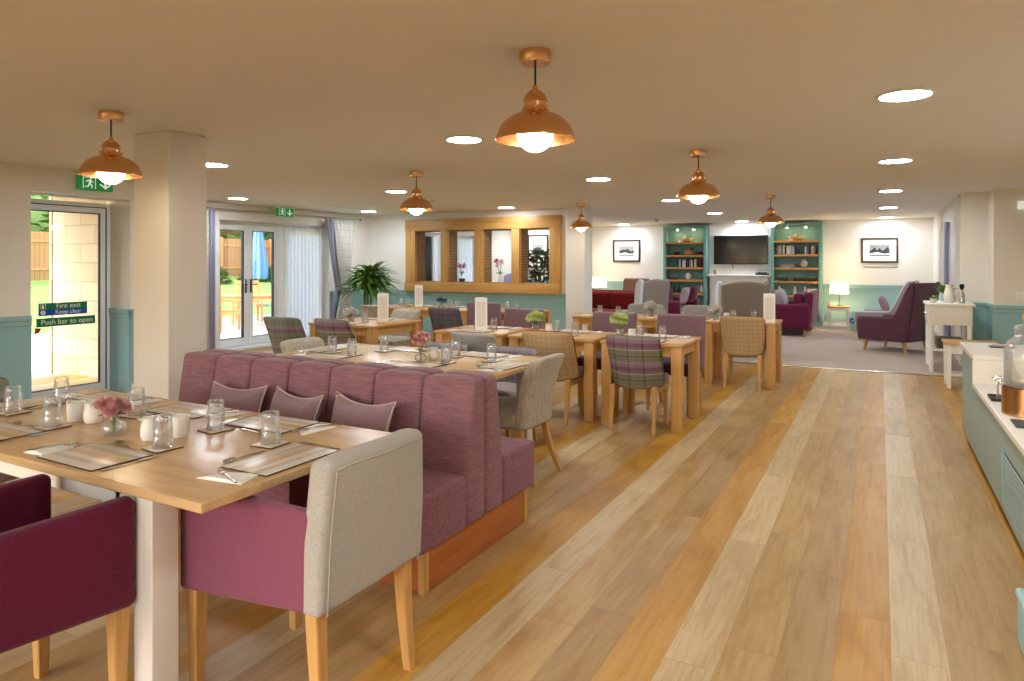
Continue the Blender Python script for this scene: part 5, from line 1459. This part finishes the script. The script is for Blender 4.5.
# sofas
def mk_sofa(L, fab, legm='oak_leg'):
    def mk():
        t = thing('sofa', None, None)
        MB().rbox(-L / 2 + 0.08, L / 2 - 0.08, -0.36, 0.38, 0.12, 0.32, 0.04, 2, (6, 3, 1)).build('seat_base', M[fab], t, hard=False)
        n = max(1, round((L - 0.4) / 0.65)); w = (L - 0.44) / n
        for k in range(n):
            x0 = -L / 2 + 0.22 + k * w
            MB().rbox(x0 + 0.004, x0 + w - 0.004, -0.2, 0.40, 0.325, 0.46, 0.045, 2, (4, 4, 1), puff(0.02, 0.46, x0 + w / 2, 0.1, w / 2, 0.3)).build('seat_cushion', M[fab], t, hard=False)
            MB().rbox(x0 + 0.004, x0 + w - 0.004, -0.30, -0.13, 0.465, 0.82, 0.06, 2, (4, 1, 4)).build('back_cushion', M[fab], t, hard=False)
        def db(p): return (p.x, p.y - 0.08 * (p.z - 0.3), p.z)
        MB().rbox(-L / 2 + 0.06, L / 2 - 0.06, -0.46, -0.31, 0.12, 0.85, 0.06, 3, (6, 1, 4), db).build('backrest', M[fab], t, hard=False)
        for s in (-1, 1):
            def da(p, s=s):
                if p.z > 0.45: p.x += s * 0.03 * (p.z - 0.45) / 0.2
                return (p.x, p.y, p.z + 0.10 * max(0, (-p.y - 0.1)) )
            MB().rbox(s * (L / 2 - 0.1) - 0.1, s * (L / 2 - 0.1) + 0.1, -0.44, 0.40, 0.12, 0.62, 0.08, 3, (1, 6, 3), da).build('armrest', M[fab], t, hard=False)
            for y in (-0.34, 0.32): MB().leg(s * (L / 2 - 0.12), y, 0, 0.125, 0.02, 0.028).build('leg', M[legm], t)
        return t
    return Kind(mk)
S1 = mk_sofa(1.75, 'fuchsia')
S1.put((-1.62, 15.0, CZ), R(90), 'fuchsia sofa end on beside the lamp side bookcase', 'sofa', 'fuchsia sofas')
S1.put((-4.08, 15.05, CZ), R(-90), 'fuchsia sofa behind the wing chair before the sofa side bookcase', 'sofa', 'fuchsia sofas')
S2 = mk_sofa(1.7, 'red_leather')
S2.put((-4.95, 13.3, CZ), R(180), 'brick red sofa beyond the white pillar', 'sofa')
def cushion(x, y, z, rx, rz, s, mat, label):
    t = thing('scatter_cushion', label, 'cushion', (x, y, z), 0, 'scatter cushions in the lounge')
    Mx = Matrix.Rotation(rz, 4, 'Z') @ Matrix.Rotation(rx, 4, 'X')
    def shape(u, v, side):
        return Mx @ Vector((s / 2 * u * (1 - 0.1 * (1 - v * v)), side * 0.07 * max(0, 1 - u ** 4) ** 0.6 * max(0, 1 - v ** 4) ** 0.6, s / 2 * v * (1 - 0.1 * (1 - u * u))))
    mb = MB()
    for side in (-1, 1): mb.grid(lambda a, b: shape(2 * a - 1, 2 * b - 1, side), 10, 10)
    mb.build('cover', M[mat], t, hard=False)
cushion(-1.80, 14.60, 0.70, R(-18), R(90), 0.42, 'mauve_cushion', 'pale mauve cushion on the fuchsia sofa by the lamp side bookcase')
cushion(-1.78, 15.30, 0.70, R(-18), R(96), 0.42, 'pale_and_daylit', 'pale blue cushion on the fuchsia sofa by the lamp side bookcase')
cushion(-3.68, 14.6, 0.73, R(-16), R(-90), 0.40, 'mauve_cushion', 'pale mauve cushion at the near end of the fuchsia sofa behind the wing chair')
cushion(-3.71, 15.4, 0.72, R(-20), R(-96), 0.42, 'fuchsia', 'fuchsia cushion on the sofa behind the wing chair')

# scooped lounge armchairs
def mk_scoop(side, inner, piping):
    def mk():
        t = thing('lounge_armchair', None, None)
        MB().rbox(-0.26, 0.26, -0.20, 0.34, 0.30, 0.43, 0.05, 2, (4, 4, 1), puff(0.03, 0.43, 0, 0.07, 0.26, 0.27)).build('seat_cushion', M[inner], t, hard=False)
        MB().rbox(-0.255, 0.255, -0.3, 0.36, 0.16, 0.295, 0.03, 2).build('seat_base', M[side], t, hard=False)
        def db(p):
            s = (p.z - 0.17) / 0.88
            return (p.x, p.y - 0.29 - 0.13 * s, p.z)
        MB().rbox(-0.30, 0.30, -0.05, -0.005, 0.17, 1.03, 0.02, 2, (4, 1, 6), db).build('back_shell', M[side], t, hard=False)
        MB().rbox(-0.26, 0.26, -0.001, 0.075, 0.40, 1.015, 0.035, 2, (4, 1, 6), db).build('inner_back', M[inner], t, hard=False)
        top = []
        for k in range(17):
            q = k / 16; y = -0.42 + 0.80 * q
            z = 0.50 + 0.53 * (0.5 + 0.5 * cos(pi * min(1, q / 0.42))) ** 1.1 - 0.03 * max(0, q - 0.5)
            top.append((y, z))
        poly = top + [(0.385, 0.44), (0.37, 0.17), (-0.30, 0.17)]
        for s in (-1, 1):
            o = MB().prism(poly, 0, s * 0.325 - 0.038, s * 0.325 + 0.038).build('side_panel', M[side], t)
            bv = o.modifiers.new('soft', 'BEVEL'); bv.width = 0.014; bv.segments = 2
            MB().tube([(s * 0.325, y, z + 0.006) for y, z in top] + [(s * 0.325, 0.392, 0.44), (s * 0.325, 0.376, 0.19)], 0.018, 8).build('edge_piping', M[piping], o, hard=False)
        for sx in (-1, 1):
            for sy in (0.3, -0.25): MB().leg(sx * 0.27, sy, 0, 0.17, 0.015, 0.026, 0, 0.03 * (1 if sy > 0 else -1)).build('leg', M['oak_leg'], t)
        return t
    return Kind(mk)
M['aub_dark'] = fabric('aubergine_piping', rgb(120, 84, 96), None, 120)
mk_scoop('plum_chair', 'fuchsia', 'aub_dark').put((0.24, 12.72, CZ), R(60), 'aubergine scooped armchair with oak legs nearer the console', 'armchair', 'scooped lounge armchairs', (1.12, 1.12, 1.08))
mk_scoop('seat_grey', 'fuchsia', 'pale_and_daylit').put((0.08, 14.35, CZ), R(80), 'pale sided armchair with fuchsia inside behind the aubergine one', 'armchair', 'scooped lounge armchairs', (1.1, 1.1, 1.06))
cushion(0.06, 14.33, 0.68, R(-20), R(92), 0.34, 'mauve_cushion', 'pale mauve cushion in the pale sided armchair')
def mk_tan():
    t = thing('button_back_chair', 'tan buttoned chair with brick red seat beyond the white pillar', 'armchair', (-5.2, 15.3, CZ), R(168))
    MB().rbox(-0.34, 0.34, -0.3, 0.38, 0.16, 0.45, 0.06, 3, (4, 4, 1), puff(0.03, 0.45, 0, 0.04, 0.34, 0.34)).build('seat', M['red_leather'], t, hard=False)
    def db(p):
        s = (p.z - 0.3) / 0.75; q = p.y - 0.30 - 0.15 * s
        return (p.x * (1 + 0.05 * s), q, p.z)
    MB().rbox(-0.33, 0.33, -0.07, 0.07, 0.30, 1.05, 0.06, 3, (5, 1, 5), db).build('backrest', M['tan_fabric'], t, hard=False)
    mb = MB()
    for r_ in range(3):
        for c_ in range(4 - r_ % 2):
            p = db(Vector((-0.2 + 0.133 * c_ + 0.066 * (r_ % 2), 0.068, 0.55 + 0.17 * r_))); mb.ball(p, 0.018, 10, 6)
    mb.build('buttons', M['tan_fabric'], t)
    for s in (-1, 1):
        MB().rbox(s * 0.40 - 0.055, s * 0.40 + 0.055, -0.32, 0.36, 0.16, 0.62, 0.05, 3, (1, 4, 2)).build('armrest', M['red_leather'], t, hard=False)
        for y in (-0.28, 0.32): MB().leg(s * 0.33, y, 0, 0.17, 0.02, 0.028).build('leg', M['black_wood'], t)
mk_tan()

# things seen through the oak framed window
t = thing('purple_tub_chair', 'purple chair seen through the third opening of the oak framed window', 'armchair', (-7.6, 13.6, CZ), R(150))
MB().rbox(-0.3, 0.3, -0.3, 0.36, 0.14, 0.46, 0.05, 3, (4, 4, 1), puff(0.03, 0.46)).build('seat', M['purple_grey'], t, hard=False)
def dbk(p):
    u = p.x / 0.38; s = (p.z - 0.2) / 0.9
    return (p.x, p.y - 0.34 - 0.08 * s + 0.12 * u * u, p.z - 0.05 * abs(u) ** 4 * s)
MB().rbox(-0.38, 0.38, -0.05, 0.05, 0.2, 1.18, 0.045, 3, (8, 1, 5), dbk).build('backrest', M['lavender'], t, hard=False)
for sx in (-1, 1):
    for sy in (-0.26, 0.3): MB().leg(sx * 0.25, sy, 0, 0.15, 0.016, 0.024).build('leg', M['oak_leg'], t)
def sill_flower(x, label, seed, white=False):
    t = thing('orchid_vase', label, 'flowers', (x, 11.03, 1.077), 0, 'magenta flowers in the oak framed window')
    MB().lathe([(0, 0), (0.032, 0), (0.04, 0.03), (0.032, 0.09), (0.018, 0.13), (0.024, 0.15), (0.02, 0.15), (0, 0.12)] if white else [(0, 0), (0.05, 0), (0.065, 0.03), (0.06, 0.06), (0.05, 0.06), (0, 0.02)], 18).build('vase', M['china'] if white else M['grey_dark'], t)
    st = MB(); bl = MB(); lf = MB(); r2 = random.Random(seed)
    for k in range(6):
        a = r2.uniform(0, 6.28); top = Vector((0.12 * cos(a) * r2.uniform(0.3, 1), 0.05 * sin(a), r2.uniform(0.27, 0.40)))
        st.tube([(0, 0, 0.08), (top.x * 0.3, top.y * 0.3, 0.2), top], 0.003, 6); bloom(bl, top, 0.055, 26, 0.8, seed * 7 + k)
        leafblade(lf, (0, 0, 0.14), (cos(a), 0.4 * sin(a), 0.9), 0.12, 0.035)
    st.build('stem', M['leaf_dk'], t); bl.build('flower_head', M['hotpink'], t, hard=False); lf.build('leaf', M['leaf_dk'], t)
sill_flower(-7.04, 'magenta flowers in a dark bowl in the second opening of the oak frame', 31)
sill_flower(-6.2, 'magenta flowers in a white vase in the third opening of the oak frame', 33, True)
def bushy(x, y, label, h, seed, z=CZ, mat='leaf_dk', potc='pot', leaves=420, rad=0.4):
    t = thing('bushy_plant', label, 'plant', (x, y, z))
    MB().lathe([(0, 0), (0.13, 0), (0.17, 0.3), (0.155, 0.3), (0.12, 0.02), (0, 0.02)], 24).build('pot', M[potc], t)
    r2 = random.Random(seed); st = MB(); lf = MB()
    for k in range(7):
        a = k * 0.9; st.tube([(0.03 * cos(a), 0.03 * sin(a), 0.2), (0.1 * cos(a), 0.1 * sin(a), h * 0.6), (0.2 * cos(a), 0.2 * sin(a), h * 0.92)], 0.01, 6)
    for k in range(leaves):
        a = r2.uniform(0, 6.28); q = r2.random() ** 0.5 * rad; zz = r2.uniform(0.35, 1.0) * h
        q *= 0.55 + 0.45 * sin(pi * min(1, zz / h * 0.95))
        leafblade(lf, (q * cos(a), q * sin(a), zz), (cos(a + r2.uniform(-1, 1)), sin(a + r2.uniform(-1, 1)), r2.uniform(-0.3, 0.8)), r2.uniform(0.1, 0.17), r2.uniform(0.05, 0.08), 0.3, 4)
    st.build('stem', M['black_wood'], t); lf.build('foliage', M[mat], t, hard=False)
bushy(-5.85, 12.1, 'bushy dark green plant seen through the last opening of the oak frame', 1.66, 41, leaves=900, rad=0.5)
t = thing('lamp_stand_table', 'low oak table under the lounge window seen through the oak frame', 'side table', (-8.7, 13.0, CZ))
MB().rbox(-0.3, 0.3, -0.3, 0.3, 0.47, 0.5, 0.005).build('table_top', M['oak'], t)
for sx in (-1, 1):
    for sy in (-1, 1): MB().leg(sx * 0.25, sy * 0.25, 0, 0.47, 0.02, 0.026).build('leg', M['oak_leg'], t)

# ------------------------------------------------------------------ outside
M['stone'] = brick_mat('limestone_blocks', rgb(192, 176, 148), rgb(176, 158, 126), rgb(150, 138, 116), 0.62, 0.24, 1.0, 0.008, 'xz')
M['fence'] = brick_mat('fence_boards', rgb(214, 152, 96), rgb(192, 128, 76), rgb(120, 80, 48), 0.16, 4.0, 1.0, 0.006, 'yz')
M['lawn'] = paint('lawn_green', rgb(140, 182, 84), 0.9, 0.3, 1.5)
M['patio'] = brick_mat('pale_patio_slabs', rgb(186, 180, 170), rgb(174, 168, 158), rgb(148, 142, 134), 0.6, 0.6, 1.0, 0.008, 'xy')
M['hedge'] = paint('hedge_green', rgb(118, 152, 84), 0.9, 0.5, 6)
o = MB().box(-15.5, -7.77, -8, 60, -0.25, -0.04).build('patio_ground', M['patio']); o['kind'] = 'structure'
o = MB().prism([(-45, -0.3), (-15.5, -0.3), (-15.5, -0.03), (-26, 0.75), (-45, 0.9)], 1, -25, 90).build('lawn_ground', M['lawn']); o['kind'] = 'structure'
o = MB().box(-9.62, -7.775, 5.05, 5.098, -0.04, 3.0).build('wall_stone_cladding', M['stone']); o['kind'] = 'structure'
o = MB().box(-9.70, -9.652, 5.05, 7.3, -0.04, 3.0).build('wall_stone_return', M['stone']); o['kind'] = 'structure'
t = thing('garden_fence', 'tall tan timber fence across the far side of the garden', 'fence', (-26, 28, 0.76))
MB().rbox(-0.02, 0.02, -54, 58, 0.03, 1.75, 0.003).build('board_panel', M['fence'], t)
for k in range(38): MB().rbox(0.021, 0.14, -53 + k * 2.85, -52.88 + k * 2.85, -0.12, 1.8, 0.006).build('post', M['patio_wood'], t)
mb = MB()
for z in (0.4, 1.4): mb.box(0.021, 0.07, -54, 58, z, z + 0.08)
mb.build('rail', M['patio_wood'], t)
def shrub(x, y, z, r, h, label, mat, seed, n=700):
    t = thing('garden_shrub', label, 'shrub', (x, y, z), 0, 'garden shrubs and trees')
    r2 = random.Random(seed); mb = MB()
    for k in range(n):
        d = Vector((r2.gauss(0, 1), r2.gauss(0, 1), abs(r2.gauss(0, 1)))).normalized()
        q = r2.uniform(0.72, 1.05)
        leafblade(mb, (d.x * r * q, d.y * r * q, d.z * h * q), (d.x + r2.uniform(-.5, .5), d.y + r2.uniform(-.5, .5), d.z), 0.16 * r + 0.06, 0.09 * r + 0.03, 0.3, 3)
    def core(u, v):
        a = 2 * pi * u; b_ = pi / 2 * v
        k = 0.78 + 0.06 * sin(a * 5 + b_ * 7)
        return (r * k * cos(a) * cos(b_), r * k * sin(a) * cos(b_), h * k * sin(b_))
    mb.grid(core, 20, 8)
    mb.build('foliage', M[mat], t, hard=False)
    st = MB(); st.tube([(0, 0, -0.05), (0.02, 0, h * 0.5)], 0.06 * r + 0.02, 8); st.build('stem', M['black_wood'], t)
shrub(-24.2, 18.5, 0.6, 0.9, 0.8, 'rounded green shrub before the fence, seen through the first glass door', 'hedge', 51)
shrub(-24.3, 21.3, 0.6, 0.8, 0.7, 'low green shrub before the fence beside the parasol', 'leaf_dk', 52)
shrub(-24.0, 24.5, 0.58, 0.9, 0.7, 'green shrub before the fence past the parasol', 'hedge', 53)
shrub(-31.5, 17, 0.7, 3.6, 6.2, 'tree crown over the fence seen through the first glass door', 'hedge', 54, 1200)
shrub(-31.5, 27, 0.7, 3.8, 5.4, 'tree crown over the fence past the parasol', 'leaf_dk', 55, 1200)
shrub(-23.5, 5.5, 0.55, 1.6, 2.6, 'tall green shrub outside beyond the stone wall corner', 'hedge', 56)
shrub(-23.8, 29.0, 0.56, 1.2, 1.2, 'round green shrub behind the sidelight', 'leaf_dk', 57)
def mk_patio_chair():
    t = thing('patio_chair', None, None)
    mb = MB()
    for k in range(6): mb.rbox(-0.24, 0.24, -0.22 + k * 0.08, -0.155 + k * 0.08, 0.43, 0.45, 0.004, 1)
    mb.build('seat', M['patio_wood'], t)
    mb = MB()
    for k in range(6): mb.rbox(-0.2 + k * 0.07, -0.15 + k * 0.07, -0.28, -0.26, 0.5, 0.95, 0.004, 1)
    mb.rbox(-0.26, 0.26, -0.29, -0.25, 0.95, 1.02, 0.006); mb.rbox(-0.26, 0.26, -0.285, -0.255, 0.47, 0.52, 0.006); mb.build('backrest', M['patio_wood'], t)
    for s in (-1, 1):
        mb = MB(); mb.rbox(s * 0.26 - 0.03, s * 0.26 + 0.03, -0.24, 0.26, 0.64, 0.665, 0.006); mb.build('armrest', M['patio_wood'], t)
        MB().rbox(s * 0.26 - 0.025, s * 0.26 + 0.025, 0.19, 0.24, 0, 0.64, 0.004).build('leg', M['patio_wood'], t)
        MB().rbox(s * 0.26 - 0.025, s * 0.26 + 0.025, -0.29, -0.24, 0, 1.0, 0.004).build('leg', M['patio_wood'], t)
        MB().rbox(s * 0.26 - 0.015, s * 0.26 + 0.015, -0.23, 0.19, 0.37, 0.43, 0.004).build('side_rail', M['patio_wood'], t)
    return t
PC = Kind(mk_patio_chair); PG = 'teak patio chairs'
PC.put((-12.3, 10.05, -0.04), R(-28), 'teak slatted patio chair on the paving behind the first glass door', 'patio chair', PG)
PC.put((-12.5, 12.3, -0.04), R(150), 'teak slatted patio chair on the paving behind the second glass door', 'patio chair', PG)
PC.put((-13.9, 11.9, -0.04), R(-120), 'teak slatted patio chair on the far side of the patio table', 'patio chair', PG)
t = thing('patio_table', 'rectangular teak patio table on the paving outside', 'patio table', (-12.75, 11.2, -0.04), R(30))
mb = MB()
for k in range(8): mb.rbox(-0.85, 0.85, -0.42 + k * 0.105, -0.325 + k * 0.105, 0.70, 0.73, 0.004, 1)
mb.build('table_top', M['patio_wood'], t)
mb = MB()
for s in (-1, 1): mb.box(-0.75, 0.75, s * 0.36 - 0.012, s * 0.36 + 0.012, 0.61, 0.70); mb.box(s * 0.74 - 0.012, s * 0.74 + 0.012, -0.36, 0.36, 0.61, 0.70)
mb.build('apron', M['patio_wood'], t)
for sx in (-1, 1):
    for sy in (-1, 1): MB().rbox(sx * 0.75 - 0.035, sx * 0.75 + 0.035, sy * 0.36 - 0.035, sy * 0.36 + 0.035, 0, 0.70, 0.004).build('leg', M['patio_wood'], t)
shrub(-31.5, 48, 0.7, 3.8, 6.0, 'tree crown far beyond the fence seen past the lounge window', 'hedge', 58, 1200)
t = thing('closed_parasol', 'pale blue closed parasol on the lawn outside', 'parasol', (-17.1, 15.0, 0.08))
MB().lathe([(0, 0), (0.3, 0), (0.3, 0.06), (0.05, 0.1), (0.05, 0.2), (0, 0.2)], 24).build('base', M['grey_vinyl'], t)
MB().tube([(0, 0, 0.1), (0, 0, 2.75)], 0.024, 10).build('pole', M['patio_wood'], t)
def par(u, v):
    a = 2 * pi * u; k = (0.30 - 0.24 * v) * (1 + 0.18 * sin(a * 8)) * (0.75 + 0.25 * min(1, v * 6)); return (k * cos(a), k * sin(a), 0.85 + 1.85 * v)
MB().grid(par, 64, 10).build('canopy', M['blue_cloth'], t, hard=False)

# ------------------------------------------------------------------ light and camera
w = bpy.data.worlds.new('sky'); scene.world = w; w.use_nodes = True; nt = w.node_tree
sky = N(nt, 'ShaderNodeTexSky'); sky.sky_type = 'NISHITA'; sky.sun_disc = False; sky.sun_elevation = R(42); sky.sun_rotation = R(200); sky.air_density = 1.0; sky.dust_density = 3.0
bg = nt.nodes['Background']; bg.inputs[1].default_value = SKY_S
nt.links.new(sky.outputs[0], bg.inputs[0])
def light(name, typ, loc, energy, col=(1, 1, 1), rot=(0, 0, 0), **kw):
    l = bpy.data.lights.new(name, typ); l.energy = energy; l.color = col
    for k, v in kw.items(): setattr(l, k, v)
    o = bpy.data.objects.new(name, l); COL.objects.link(o); o.location = loc; o.rotation_euler = rot
    return o
s = light('sun', 'SUN', (0, 0, 20), SUN_S, (1.0, 0.95, 0.88), angle=R(2)); s.rotation_euler = Vector((-0.30, -0.70, -0.85)).to_track_quat('-Z', 'Y').to_euler()
def portal(name, x, y0, y1, z0, z1, d=1):
    l = light(name, 'AREA', (x, (y0 + y1) / 2, (z0 + z1) / 2), 1.0, rot=(0, -d * pi / 2, 0), shape='RECTANGLE', size=z1 - z0, size_y=y1 - y0)
    l.data.cycles.is_portal = True
portal('daylight_portal_doors', -9.62, 7.3, 9.75, 0.0, 2.13)
portal('daylight_portal_fire_door', -7.76, 3.64, 4.65, 0.0, 2.16)
portal('daylight_portal_lounge', -9.62, 12.7, 15.2, 0.35, 2.13)
l = light('daylight_portal_rear', 'AREA', (-2.5, -2.82, 1.33), 1.0, rot=(pi / 2, 0, 0), shape='RECTANGLE', size=8.2, size_y=1.75); l.data.cycles.is_portal = True  # sky portal of the added, unseen rear window
portal('daylight_portal_side', 1.28, 13.0, 14.3, 0.5, 2.1, -1)
for x in (-4.41, -4.01, -1.88, -1.48):
    light('shelf_spot', 'SPOT', (x, 16.79, 2.22), 2.5, (1.0, 0.85, 0.6), (0, 0, 0), spot_size=R(70), spot_blend=0.6, shadow_soft_size=0.02)

TH = math.atan2(368, 682)
cd = bpy.data.cameras.new('camera'); cam = bpy.data.objects.new('camera', cd); COL.objects.link(cam)
cam.location = (0, 0, 1.45); cam.rotation_euler = (pi / 2, 0, TH)
cd.sensor_fit = 'HORIZONTAL'; cd.sensor_width = 36.0; cd.lens = 682 / 1024 * 36.0
cd.shift_x = 0.0; cd.shift_y = -(340.5 - 262) / 1024
cd.clip_start = 0.05; cd.clip_end = 200
scene.camera = cam
scene.view_settings.view_transform = 'Standard'; scene.view_settings.look = 'None'
scene.view_settings.gamma = 1.0; scene.view_settings.use_curve_mapping = False
scene.view_settings.exposure = EXPO
scene.cycles.use_denoising = True
scene.cycles.max_bounces = 10; scene.cycles.diffuse_bounces = 5; scene.cycles.glossy_bounces = 4; scene.cycles.transmission_bounces = 8; scene.cycles.transparent_max_bounces = 12
scene.cycles.sample_clamp_indirect = 6.0
scene.cycles.caustics_reflective = False; scene.cycles.caustics_refractive = False
